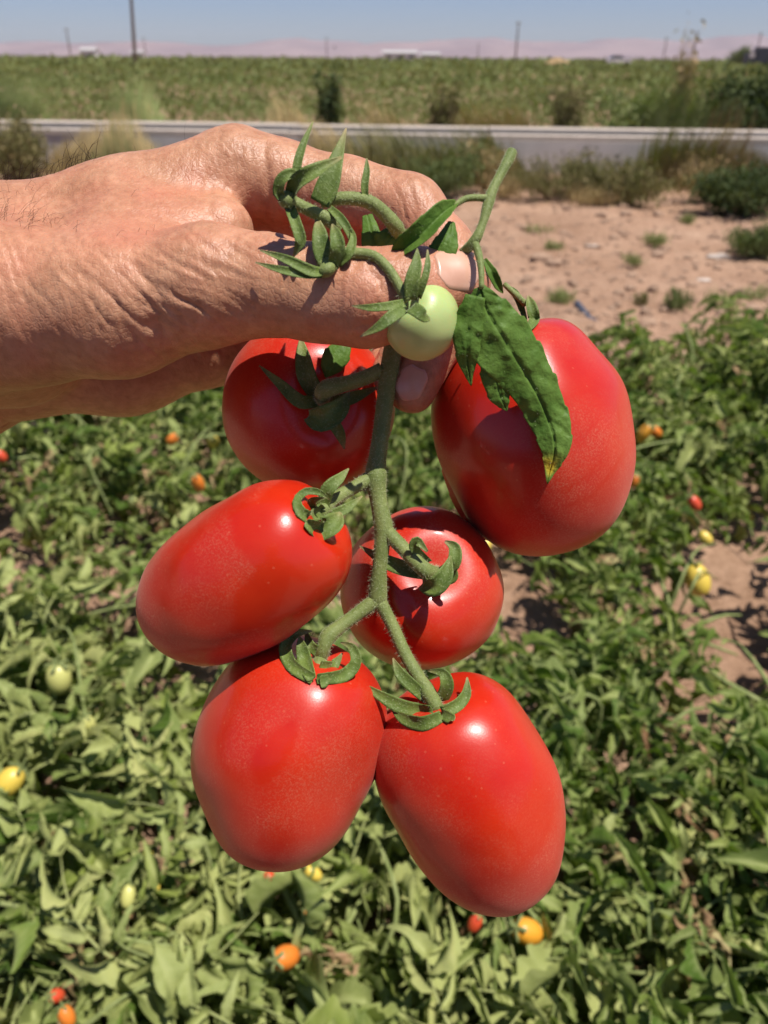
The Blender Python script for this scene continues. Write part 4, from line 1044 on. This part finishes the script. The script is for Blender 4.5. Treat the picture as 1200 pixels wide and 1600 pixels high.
# ------------------------------------------------------------------ the tomato truss
TO = c2w(cm(595, 700, 240))
truss = thing('tomato_truss', 'cut truss of six ripe red plum tomatoes and one green one held in the hand', 'tomato truss', TO)
fuzz = MB(); gz = np.random.default_rng(99)
def add_fuzz(V, F, dens, lmin=.5, lmax=1.3):
    V = np.asarray(V); Q = np.array([f for f in F if len(f) == 4])
    a, b, c, d = (V[Q[:, k]] for k in range(4)); n = np.cross(c - a, d - b); ar = np.linalg.norm(n, axis=1) / 2; n = unit(n)
    i = np.repeat(np.arange(len(Q)), gz.poisson(np.clip(ar * dens, 0, 50))); m = len(i)
    if m == 0: return
    u, v = gz.uniform(0, 1, (2, m, 1)); p = a[i] * (1 - u) * (1 - v) + b[i] * u * (1 - v) + c[i] * u * v + d[i] * (1 - u) * v
    dr = unit(n[i] + gz.normal(0, .35, (m, 3))); L_ = gz.uniform(lmin, lmax, (m, 1))
    s1 = unit(np.cross(dr, np.array([.3, .5, .8]))) * .035; s2 = np.cross(dr, s1)
    W_ = np.stack([p + s1, p - s1 * .5 + s2 * .87, p - s1 * .5 - s2 * .87, p + dr * L_], 1).reshape(-1, 3); k = np.arange(m)[:, None] * 4
    fuzz.add(W_, np.concatenate([k + [[0, 1, 3]], k + [[1, 2, 3]], k + [[2, 0, 3]]]))
    return
    for f in F:
        if len(f) != 4: continue
        a, b, c, d = V[list(f)]; n = np.cross(c - a, d - b); ar = np.linalg.norm(n) / 2
        if ar < 1e-9: continue
        n = n / (2 * ar)
        for _ in range(gz.poisson(ar * dens)):
            u, v = gz.uniform(0, 1, 2); p = a * (1 - u) * (1 - v) + b * u * (1 - v) + c * u * v + d * (1 - u) * v
            dr = unit(n + gz.normal(0, .35, 3)); L_ = gz.uniform(lmin, lmax)
            s1 = unit(np.cross(dr, [.3, .5, .8])) * .035; s2 = np.cross(dr, s1)
            fuzz.add([p + s1, p - s1 * .5 + s2 * .87, p - s1 * .5 - s2 * .87, p + dr * L_], [(0, 1, 3), (1, 2, 3), (2, 0, 3)])
def cmr(rows):
    """rows (px,py,depth,r_px) -> xyz mm and r mm"""
    rows = np.asarray(rows, float)
    P = np.array([cm(*r[:3]) for r in rows]); return P, rows[:, 3] * rows[:, 2] / FPX
def stem(rows, n=None, seg=14, name='stem', mat='stem', fz=1.6, parent=truss, wob=.06, on=None):
    if on is not None:
        rows = snap(rows, BV[on.name], 1.2); e = snap([rows[-1]], BV[on.name], -4); rows = list(rows); rows[-1][2] += 5
    P, r = cmr(rows)
    V, F = tube(P, r, n or max(10, 5 * len(rows)), seg, (0.25, 0.35, -1), wob, len(rows))
    add_fuzz(V, F, fz)
    return obj(name, mesh(name, local(V, TO) , F, M[mat]), parent)
main = stem([(618, 520, 236, 14), (611, 560, 236, 15), (604, 610, 236, 14), (597, 665, 235, 13.5), (590, 715, 234, 14), (587, 745, 233, 17), (592, 785, 233, 13.5), (599, 825, 233, 15), (597, 850, 233, 12.5), (593, 890, 234, 11.5), (590, 930, 236, 15), (591, 948, 236.5, 11)], 70)

BV = {}
def snap(rows, bvh, lift=1.6):
    out = []
    for r in rows:
        d = unit(cm(r[0], r[1], 1.0)); hit = bvh.ray_cast(Vector((0, 0, 0)), Vector(d))
        r = list(r)
        if hit[0] is not None: r[2] = min(r[2], hit[0].z - lift)
        out.append(r)
    return out
def tomato(name, s, b, wpx, prm, label=None, mat='tomato', dustf=None, nphi=128, nth=88, seed=1, dents=()):
    """s stem end, b blossom end (px,py,depth); wpx half width in px at mid depth"""
    a, e = cm(*s), cm(*b); c = (a + e) / 2; L_ = np.linalg.norm(a - e) / 2; z = unit(a - e)
    w = wpx * c[2] / FPX
    x = unit(np.cross([0.1, 1, 0.2], z)); y = np.cross(z, x)
    p, k, dim, lob = prm
    th = np.linspace(0, np.pi, nth); ph = np.linspace(0, 2 * np.pi, nphi, endpoint=False)
    TH, PH = np.meshgrid(th, ph, indexing='ij')
    r = w * np.sin(TH) ** p * (1 + k * np.cos(TH)) * (1 + lob * np.cos(3 * PH + seed) * np.sin(TH) + lob * .7 * np.cos(2 * PH + 2 * seed))
    zz = L_ * np.cos(TH)
    zz = zz - dim * np.exp(-(r / (0.36 * w)) ** 2) * (np.cos(TH) > 0) + 0.02 * L_ * np.exp(-(r / (0.12 * w)) ** 2) * (np.cos(TH) < 0)
    X = r * np.cos(PH); Y = r * np.sin(PH)
    loc = np.stack([X, Y, zz], -1).reshape(-1, 3)
    loc += unit(loc) * (w * 0.034 * fbm(loc, 1.1 / w, 2, seed))[:, None]
    V = c + loc[:, 0:1] * x + loc[:, 1:2] * y + loc[:, 2:3] * z
    for (dx, dy, dr, dd) in dents:
        q = np.hypot(600 + FPX * V[:, 0] / V[:, 2] - dx, 800 - FPX * V[:, 1] / V[:, 2] - dy); V = V - unit(V - c) * (dd * np.exp(-(q / dr) ** 2) * (V[:, 2] < c[2] + .4 * w))[:, None]
    F = [(i * nphi + j, (i + 1) * nphi + j, (i + 1) * nphi + (j + 1) % nphi, i * nphi + (j + 1) % nphi) for i in range(nth - 1) for j in range(nphi)]
    px = np.stack([600 + FPX * V[:, 0] / V[:, 2], 800 - FPX * V[:, 1] / V[:, 2]], -1)
    near = ((V - c)[:, 2] < w * .35)
    dust = np.clip(0.75 + 0.7 * fbm(loc, 1.8 / w, 4, seed + 40) - 0.3 * loc[:, 2] / L_, 0.12, 1.4)
    if dustf is not None: dust = dust * np.where(near, dustf(px, loc), 1)
    C = c2w(c); O = obj(name, None, None)
    me = mesh(name, c2w(V) - C, F, M[mat], True, {'dust': dust})
    O.data if False else None
    bpy.data.objects.remove(O)
    o = obj(name, me, truss, C - TO)
    from mathutils.bvhtree import BVHTree
    BV[o.name] = BVHTree.FromPolygons(V.tolist(), F)
    if label: o['label'] = label
    o['_c'] = 0; del o['_c']
    return o, C
def sep(parent, C, rows, cup=.3, twist=0, nrm=(0, 0, -1), th=.30, fz=1.0, name='sepal', mat='sepal', n=16):
    if parent.name in BV:
        rows = np.asarray(rows, float); rows = spline(rows, 2 * len(rows) - 1); rows[:, 3] = np.maximum(rows[:, 3], .5); rows = snap(rows, BV[parent.name])
    P, w = cmr(rows); V, F = strap(P, w, n, nrm, twist, cup, th, 7)
    if fz: add_fuzz(V, F, fz * .35, .3, .8)
    tip = np.repeat(np.linspace(0, 1, n) ** 9, len(V) // n) * gz.uniform(.2, 1)
    return obj(name, mesh(name, c2w(V) - C, F, M[mat], True, {'tip': tip}), parent)

def poly_in(px, poly, soft=9.0, seed=0):
    poly = np.array(poly, float); x, y = px[:, 0], px[:, 1]
    q = np.c_[px, 0 * x]; wb = 7 * vnoise(q, .035, seed); x = x + wb; y = y + 6 * vnoise(q, .04, seed + 3)
    ins = np.zeros(len(x), bool); dmin = np.full(len(x), 1e9)
    for (x1, y1), (x2, y2) in zip(poly, np.roll(poly, -1, 0)):
        cond = ((y1 > y) != (y2 > y)) & (x < (x2 - x1) * (y - y1) / (y2 - y1 + 1e-12) + x1); ins ^= cond
        t_ = np.clip(((x - x1) * (x2 - x1) + (y - y1) * (y2 - y1)) / ((x2 - x1) ** 2 + (y2 - y1) ** 2), 0, 1)
        dmin = np.minimum(dmin, np.hypot(x - x1 - t_ * (x2 - x1), y - y1 - t_ * (y2 - y1)))
    sd = np.where(ins, -dmin, dmin); return 1 / (1 + np.exp(np.clip(sd / soft * 4, -40, 40)))
def line_d(px, pts):
    d = np.full(len(px), 1e9); pts = np.array(pts, float)
    for (x1, y1), (x2, y2) in zip(pts[:-1], pts[1:]):
        t_ = np.clip(((px[:, 0] - x1) * (x2 - x1) + (px[:, 1] - y1) * (y2 - y1)) / ((x2 - x1) ** 2 + (y2 - y1) ** 2), 0, 1)
        d = np.minimum(d, np.hypot(px[:, 0] - x1 - t_ * (x2 - x1), px[:, 1] - y1 - t_ * (y2 - y1)))
    return d
def d3(px, loc): return 1 - 0.97 * poly_in(px, [(362, 800), (455, 748), (525, 770), (552, 850), (545, 905), (500, 955), (410, 985), (352, 990), (372, 925), (398, 890), (362, 850)], 6, 1)
def d5(px, loc): return (1 - 0.9 * poly_in(px, [(393, 1226), (398, 1190), (425, 1145), (455, 1125), (462, 1150), (440, 1195), (415, 1225)], 5, 2)) * (1 - 0.6 * poly_in(px, [(380, 1010), (600, 1010), (600, 1110), (480, 1120), (370, 1090)], 30, 6))
def d2(px, loc):
    k = 1.0
    for ln in ([(890, 790), (925, 775), (955, 740), (975, 705)], [(880, 770), (915, 745), (940, 720)], [(960, 620), (972, 670)], [(905, 690), (935, 655)]): k = k * (1 - .8 * np.exp(-(line_d(px, ln) / 3.0) ** 2))
    return k * (1 - .7 * poly_in(px, [(690, 600), (760, 560), (840, 700), (850, 760), (800, 830), (720, 780)], 30, 4))
def d6(px, loc):
    k = 1 - .45 * poly_in(px, [(690, 1110), (800, 1090), (860, 1200), (870, 1300), (760, 1330), (700, 1250)], 30, 5)
    for ln in ([(800, 1370), (850, 1310), (868, 1260)], [(700, 1300), (740, 1330), (790, 1335)], [(760, 1160), (800, 1200)]): k = k * (1 - .6 * np.exp(-(line_d(px, ln) / 6.0) ** 2))
    return k

T1, C1 = tomato('tomato', (506, 628, 244), (458, 648, 301), 131, (.80, .03, 4, .012), 'ripe tomato at the back under the palm, calyx facing the viewer', seed=11)
T2, C2 = tomato('tomato', (800, 494, 250), (856, 858, 268), 155, (.76, .0, 4, .018), 'largest ripe tomato on the right behind the drooping leaf', dustf=d2, seed=12, dents=[(700, 800, 80, 2.5), (930, 540, 70, 1.6)])
T3, C3 = tomato('tomato', (516, 806, 216), (256, 980, 238), 121, (.62, .0, 4, .022), 'elongated ripe tomato lying out to the left', dustf=d3, seed=13)
T4, C4 = tomato('tomato', (682, 888, 240), (636, 950, 296), 124, (.82, .03, 4, .015), 'rounded ripe tomato in the middle right of the stem', seed=14)
T5, C5 = tomato('tomato', (504, 1012, 234), (398, 1320, 245), 145, (.68, -.02, 4, .030), 'ripe tomato at the bottom left of the truss', dustf=d5, seed=15, dents=[(300, 1290, 70, 3.2), (560, 1250, 80, 2.2), (440, 1130, 45, 1.0)])
T6, C6 = tomato('tomato', (672, 1074, 236), (800, 1396, 250), 135, (.76, .08, 4, .010), 'ripe tomato at the bottom right of the truss', dustf=d6, seed=16, dents=[(640, 1350, 80, 1.0), (850, 1120, 60, 1.2)])
TG, CG = tomato('green_tomato', (640, 468, 200), (674, 530, 220), 60, (.9, .0, 1.2, .01), 'small unripe pale green tomato in front of the thumb', mat='green', nphi=64, nth=44, seed=17)

# stalks
stem([(597, 578, 236, 12), (565, 592, 236, 12), (530, 602, 235, 12.5), (510, 608, 234, 14), (503, 618, 236, 12), (505, 630, 242, 9)], 26, name='stalk', on=T1)
stem([(588, 742, 234, 13), (560, 758, 231, 11), (530, 775, 227, 11), (512, 788, 223, 12), (505, 800, 220, 11), (512, 808, 222, 9)], 26, name='stalk', on=T3)
stem([(601, 828, 233, 12), (625, 852, 231, 11.5), (650, 878, 229, 11.5), (668, 893, 230, 13), (682, 897, 238, 12), (684, 894, 245, 9)], 26, name='stalk', on=T4)
stem([(590, 936, 236, 12), (560, 958, 235, 11), (530, 980, 233, 11), (513, 994, 232, 13.5), (505, 1012, 231, 11), (500, 1030, 232, 11), (496, 1044, 240, 9)], 26, name='stalk', on=T5)
stem([(592, 938, 236, 11), (612, 975, 236, 10), (632, 1020, 235, 10), (652, 1055, 233, 11), (668, 1080, 232, 12.5), (682, 1104, 232, 11), (684, 1104, 242, 9)], 30, name='stalk', on=T6)

# sepals (px, py, depth, half width px)
for r, k in (([(500, 625, 243, 9), (470, 628, 240, 11), (440, 602, 240, 8), (405, 571, 243, 1)], {}),
             ([(497, 620, 244, 12), (480, 590, 242, 15), (474, 560, 243, 12), (470, 528, 246, 2)], {}),
             ([(482, 650, 238, 8), (505, 656, 234, 20), (530, 640, 235, 15), (546, 612, 239, 1)], dict(cup=.7)),
             ([(505, 645, 240, 9), (520, 660, 236, 10), (532, 680, 237, 8), (538, 702, 240, 1)], {}),
             ([(515, 630, 243, 9), (550, 622, 243, 10), (590, 605, 246, 2)], {})):
    sep(T1, C1, r, **k)
for r, k in (([(505, 800, 219, 10), (478, 806, 214, 10), (464, 785, 212, 7), (478, 768, 212, 6), (500, 770, 213, 5), (515, 781, 215, 1)], dict(cup=.4)),
             ([(478, 815, 214, 7), (500, 826, 210, 17), (522, 816, 211, 15), (532, 800, 214, 1)], dict(cup=.7)),
             ([(505, 795, 220, 9), (512, 765, 217, 11), (530, 748, 218, 8), (545, 732, 220, 1)], {}),
             ([(515, 805, 221, 8), (540, 795, 222, 8), (566, 775, 226, 1)], {}),
             ([(500, 797, 219, 9), (490, 785, 213, 9), (508, 778, 210, 1)], dict(cup=.5))):
    sep(T3, C3, r, **k)
for r, k in (([(675, 897, 236, 9), (640, 890, 232, 12), (605, 878, 234, 11), (562, 853, 239, 1)], {}),
             ([(660, 912, 232, 9), (678, 916, 227, 15), (695, 898, 226, 13), (704, 868, 228, 1)], dict(cup=.6)),
             ([(668, 880, 234, 8), (648, 858, 227, 8), (652, 846, 225, 8), (668, 862, 224, 2)], dict(cup=.4)),
             ([(690, 895, 236, 10), (708, 880, 231, 11), (710, 856, 232, 9), (695, 846, 233, 2)], dict(cup=.5)),
             ([(688, 905, 236, 9), (706, 900, 233, 10), (708, 878, 232, 2)], dict(cup=.4))):
    sep(T4, C4, r, **k)
for r, k in (([(488, 1062, 226, 8), (480, 1040, 224, 12), (472, 1012, 224, 9), (468, 994, 225, 1)], dict(cup=.5)),
             ([(490, 1060, 228, 9), (458, 1040, 225, 11), (446, 1010, 225, 10), (462, 990, 227, 7), (488, 986, 229, 1)], dict(cup=.4)),
             ([(495, 1060, 228, 8), (535, 1055, 225, 11), (556, 1035, 224, 9), (550, 1012, 226, 7), (532, 1004, 228, 1)], dict(cup=.4)),
             ([(500, 1040, 230, 9), (520, 1040, 228, 9), (535, 1020, 229, 1)], {}),
             ([(503, 1022, 232, 9), (485, 1008, 229, 8), (478, 984, 232, 1)], {}),
             ([(500, 1066, 226, 8), (505, 1064, 224, 10), (520, 1055, 226, 2)], dict(cup=.3))):
    sep(T5, C5, r, **k)
for r, k in (([(675, 1110, 231, 9), (635, 1106, 228, 12), (600, 1090, 228, 9), (562, 1066, 230, 1)], {}),
             ([(690, 1118, 229, 9), (660, 1130, 225, 12), (630, 1122, 226, 9), (612, 1108, 229, 1)], {}),
             ([(690, 1112, 230, 10), (712, 1102, 226, 10), (728, 1084, 226, 8), (730, 1058, 228, 1)], dict(cup=.5)),
             ([(688, 1095, 232, 10), (698, 1072, 229, 11), (692, 1052, 229, 8), (668, 1048, 231, 1)], dict(cup=.4)),
             ([(668, 1092, 232, 9), (645, 1072, 230, 10), (625, 1052, 231, 9), (614, 1028, 233, 1)], {}),
             ([(690, 1115, 229, 9), (705, 1122, 225, 9), (708, 1126, 226, 2)], dict(cup=.3))):
    sep(T6, C6, r, **k)
for r, k in (([(642, 468, 198, 10), (644, 440, 196, 12), (650, 415, 196, 9), (652, 388, 198, 1)], {}),
             ([(652, 464, 198, 7), (662, 440, 196, 6), (668, 415, 196, 5), (668, 390, 198, 1)], {}),
             ([(632, 474, 198, 7), (610, 478, 196, 7), (580, 481, 196, 6), (550, 478, 198, 1)], {}),
             ([(632, 482, 196, 9), (612, 495, 193, 10), (590, 512, 193, 7), (563, 526, 195, 1)], {}),
             ([(642, 480, 195, 11), (655, 488, 192, 11), (664, 496, 193, 8), (672, 498, 195, 3)], dict(cup=.1))):
    sep(TG, CG, r, **k)
for r in ([(824, 515, 246, 5), (833, 500, 238, 9), (829, 478, 238, 8), (825, 462, 240, 1)], [(822, 508, 243, 3), (810, 470, 240, 6), (800, 455, 241, 5), (790, 446, 242, 1)]):
    sep(T2, C2, r, cup=.7)

# upper stalks: bare calyces where fruit has dropped
stem([(501, 315, 206, 10), (537, 310, 206, 10), (573, 314, 207, 10.5), (600, 333, 209, 11), (621, 360, 212, 12), (630, 395, 222, 13), (622, 450, 232, 13), (617, 520, 236, 13)], 40, name='stalk')
stem([(452, 312, 200, 11), (470, 322, 201, 10), (495, 334, 203, 10), (517, 346, 204, 11), (528, 360, 206, 7)], 24, name='stalk')
stem([(500, 418, 201, 9), (528, 400, 202, 10), (556, 396, 202, 9), (585, 401, 201, 8.5), (608, 422, 200, 8), (624, 448, 199, 8), (637, 470, 199, 9)], 40, name='stalk')
hub = obj('calyx', None, truss); hub.location = (0, 0, 0)
bpy.data.objects.remove(hub)
mbh = MB(); v_, f_ = tube([cm(440, 318, 199), cm(448, 313, 198), cm(458, 312, 199)], [1.2, 2.3, 1.6], 8, 12, (0, 1, .2), .15, 4); add_fuzz(v_, f_, 1.2); mbh.add(local(v_, TO), f_)
cal1 = obj('calyx', mbh.me('calyx', M['stem']), truss)
for r, k in (([(466, 290, 200, 5), (464, 265, 199, 7), (472, 232, 199, 6), (489, 190, 201, 1)], dict(cup=.5)),
             ([(455, 306, 198, 9), (468, 285, 194, 13), (495, 268, 193, 11), (534, 246, 196, 2)], dict(cup=.75)),
             ([(500, 318, 204, 16), (512, 292, 203, 18), (524, 255, 203, 12), (541, 200, 206, 1)], dict(cup=.25)),
             ([(446, 312, 199, 8), (436, 302, 196, 9), (440, 282, 194, 9), (456, 272, 194, 8), (466, 280, 196, 3)], dict(cup=.5)),
             ([(453, 325, 199, 8), (462, 348, 197, 9), (470, 375, 197, 9), (466, 388, 198, 6), (458, 402, 200, 1)], dict(cup=.6)),
             ([(515, 325, 203, 5), (532, 342, 201, 7), (545, 362, 201, 6), (553, 390, 202, 2)], dict(cup=.5)),
             ([(571, 312, 206, 5), (570, 290, 205, 6), (573, 268, 205, 5), (573, 247, 206, 1)], dict(cup=.5))):
    sep(cal1, TO, [(*q[:3], q[3] * 1.0) for q in r], **k)
mbh = MB(); v_, f_ = tube([cm(498, 428, 200), cm(510, 422, 199), cm(524, 410, 201)], [1.0, 2.0, 1.5], 8, 12, (0, 1, .2), .15, 4); mbh.add(local(v_, TO), f_)
cal2 = obj('calyx', mbh.me('calyx', M['stem']), truss)
for r, k in (([(505, 425, 199, 6), (486, 424, 197, 9), (448, 406, 196, 7), (406, 391, 198, 1)], dict(cup=.5)),
             ([(502, 430, 199, 5), (478, 429, 197, 7), (440, 422, 196, 6), (399, 410, 198, 1)], dict(cup=.4)),
             ([(508, 418, 201, 8), (504, 395, 200, 14), (500, 368, 200, 12), (496, 342, 203, 3)], dict(cup=.3)),
             ([(522, 415, 199, 9), (528, 390, 196, 12), (525, 368, 196, 9), (519, 350, 199, 1)], dict(cup=.6)),
             ([(530, 412, 201, 7), (545, 396, 199, 8), (552, 372, 200, 5), (546, 352, 203, 1)], dict(cup=.5))):
    sep(cal2, TO, [(*q[:3], q[3] * 1.0) for q in r], **k)

# leaf stalk with cut end
stem([(800, 237, 214, 8.5), (797, 244, 213.5, 9), (788, 262, 212, 8), (772, 292, 210, 7.5), (764, 314, 209, 9), (754, 350, 208, 6.8), (741, 377, 208, 8.5), (722, 395, 212, 7), (700, 408, 222, 7)], 40, name='petiole')
stem([(764, 310, 209, 6), (745, 309, 208, 5.5), (727, 311, 207, 5), (708, 322, 206, 4)], 18, name='petiole')
stem([(741, 378, 208, 7), (748, 398, 206, 6), (752, 425, 204, 5), (752, 450, 203, 4)], 18, name='petiole')

def blade(name, rows, wl, wr, seed, fold=0.25, relief=0.35, tipspot=0, nv=21, ns=60, teeth=6, tooth=.10, sub=None, parent=truss):
    """leaf blade; rows midrib (px,py,depth); wl, wr half widths px left/right of the midrib direction"""
    rows = np.asarray(rows, float); n0 = len(rows)
    Q = spline(np.c_[rows, wl, wr], ns); P = np.array([cm(*q[:3]) for q in Q]); k = Q[:, 2] / FPX
    Wl = np.maximum(Q[:, 3], 0.3) * k; Wr = np.maximum(Q[:, 4], 0.3) * k
    T = unit(np.gradient(P, axis=0)); Sd = unit(np.cross(T, np.broadcast_to([0, 0, -1.0], T.shape))); N = np.cross(Sd, T)
    s = np.linspace(0, 1, ns); g_ = np.random.default_rng(seed)
    tl = 1 - tooth * ((s * teeth + g_.uniform()) % 1); tr_ = 1 - tooth * ((s * (teeth + 1) + g_.uniform()) % 1)
    v = np.linspace(-1, 1, nv)
    W = np.where(v[None] < 0, (Wl * tl)[:, None], (Wr * tr_)[:, None])
    V = P[:, None] + (W * v[None])[..., None] * Sd[:, None]
    lift = fold * W * np.abs(v)[None] ** 1.3
    veins = relief * (0.9 * np.abs(np.sin((s[:, None] * 9 - np.abs(v)[None] * 1.1) * np.pi)) ** .6 - .5) * np.clip(W / 5, 0, 1) * (np.abs(v)[None] ** .4)
    veins += relief * .8 * fbm(V, .35, 3, seed) + relief * 1.5 * fbm(V, .11, 2, seed + 3) - relief * 1.2 * np.exp(-(v[None] / .06) ** 2)
    V = V - (-lift - veins)[..., None] * N[:, None]
    spot = np.zeros((ns, nv)); 
    if tipspot: spot = np.clip(1.3 * np.exp(-((s[:, None] - .93) / .045) ** 2 - ((v[None] + .2) / .9) ** 2) + .5 * (fbm(V, .5, 2, 3) - .3) * (s[:, None] > .88), 0, 1)
    th = 0.28; V2 = V - N[:, None] * th
    A = V.reshape(-1, 3); B = V2.reshape(-1, 3); m = len(A); F = []
    for i in range(ns - 1):
        for j in range(nv - 1):
            q = i * nv + j; F.append((q, q + 1, q + nv + 1, q + nv)); F.append((m + q, m + q + nv, m + q + nv + 1, m + q + 1))
    rim = list(range(nv)) + [i * nv + nv - 1 for i in range(1, ns)] + [(ns - 1) * nv + j for j in range(nv - 2, -1, -1)] + [i * nv for i in range(ns - 2, 0, -1)]
    for a, b in zip(rim, rim[1:] + rim[:1]): F.append((a, m + a, m + b, b))
    VV = np.vstack([A, B]); add_fuzz(A, [f for f in F if max(f) < m], .05, .3, .7)
    return obj(name, mesh(name, local(VV, TO), F, M['leaf_front'], True, {'spot': np.r_[spot.reshape(-1), spot.reshape(-1)]}), parent)
# the long drooping leaf (midrib crop coords converted to photo px)
lf = blade('leaf', snap([(750, 448, 203), (763, 486, 205), (794, 540, 209), (830, 598, 214), (857, 657, 219), (867, 702, 222), (855, 755, 226)], BV[T2.name], 5), [10, 46, 54, 38, 30, 23, 1], [10, 36, 50, 44, 36, 25, 1], 5, -0.20, .62, 1, 31, 90, 7, .10)
lf['label'] = 'long drooping green leaf with yellowed tip'
blade('lobe', [(742, 462, 203.5), (731, 512, 206), (731, 560, 209), (737, 604, 213)], [16, 24, 18, 1], [18, 26, 18, 1], 6, -0.2, .6, 0, 13, 30, 4, .12, parent=lf).location = (0, 0, 0)
blade('lobe', [(775, 530, 209), (776, 580, 212), (783, 618, 215), (792, 642, 218)], [26, 26, 20, 1], [24, 26, 18, 1], 7, -0.2, .6, 0, 13, 30, 4, .12, parent=lf)
blade('folded_leaflet', [(712, 318, 206), (690, 335, 203), (660, 365, 202), (632, 388, 204), (608, 410, 208)], [4, 15, 18, 15, 1], [4, 14, 17, 12, 1], 8, 1.0, .3, 0, 15, 36, 4, .08)
blade('leaflet', [(706, 345, 209), (700, 375, 207), (690, 400, 207), (675, 436, 210)], [6, 22, 24, 1], [6, 18, 20, 1], 9, -.3, .35, 0, 15, 36, 4, .1)
bl2 = blade('leaflet', [(622, 352, 214), (606, 375, 212), (588, 392, 214), (575, 396, 218)], [8, 22, 20, 1], [8, 20, 22, 1], 10, -.2, .35, 0, 15, 30, 3, .1)
blade('leaflet', [(574, 335, 216), (580, 360, 214), (585, 385, 214), (590, 408, 216)], [8, 16, 20, 2], [8, 14, 20, 2], 11, -.1, .3, 0, 13, 26, 3, .1)
blade('leaflet', [(757, 405, 214), (768, 425, 213), (778, 445, 215), (786, 458, 218)], [3, 9, 8, 1], [3, 8, 7, 1], 12, .5, .2, 0, 9, 20, 3, .1)
stem([(788, 444, 240, 4), (805, 460, 239, 5), (822, 476, 240, 5)], 10, name='petiole')
# dark leaf bits in the shade under the thumb
blade('leaflet', [(545, 530, 244), (530, 550, 242), (515, 575, 242), (508, 590, 244)], [6, 22, 18, 1], [6, 20, 16, 1], 13, -.3, .3, 0, 11, 24, 3, .1)
fz = fuzz.me('stem_fuzz', M['fuzz'], False)
co = np.empty(len(fz.vertices) * 3); fz.vertices.foreach_get('co', co); fz.vertices.foreach_set('co', local(co.reshape(-1, 3), TO).reshape(-1))
tag(obj('stem_fuzz', fz, truss), kind='stuff')

# ------------------------------------------------------------------ haze
USE_HAZE = True
if USE_HAZE:
    V, F = box((0, 3000, 78), (14000, 7000, 160))
    hz, n, b, L = new_mat('haze_air'); n.nodes.remove(b)
    pv = n.nodes.new('ShaderNodeVolumePrincipled'); pv.inputs['Color'].default_value = (0.86, 0.88, 0.95, 1); pv.inputs['Density'].default_value = 0.00007
    L.new(pv.outputs[0], n.nodes['Material Output'].inputs['Volume'])
    tag(obj('haze', mesh('haze', V, F, hz, False)), kind='stuff')
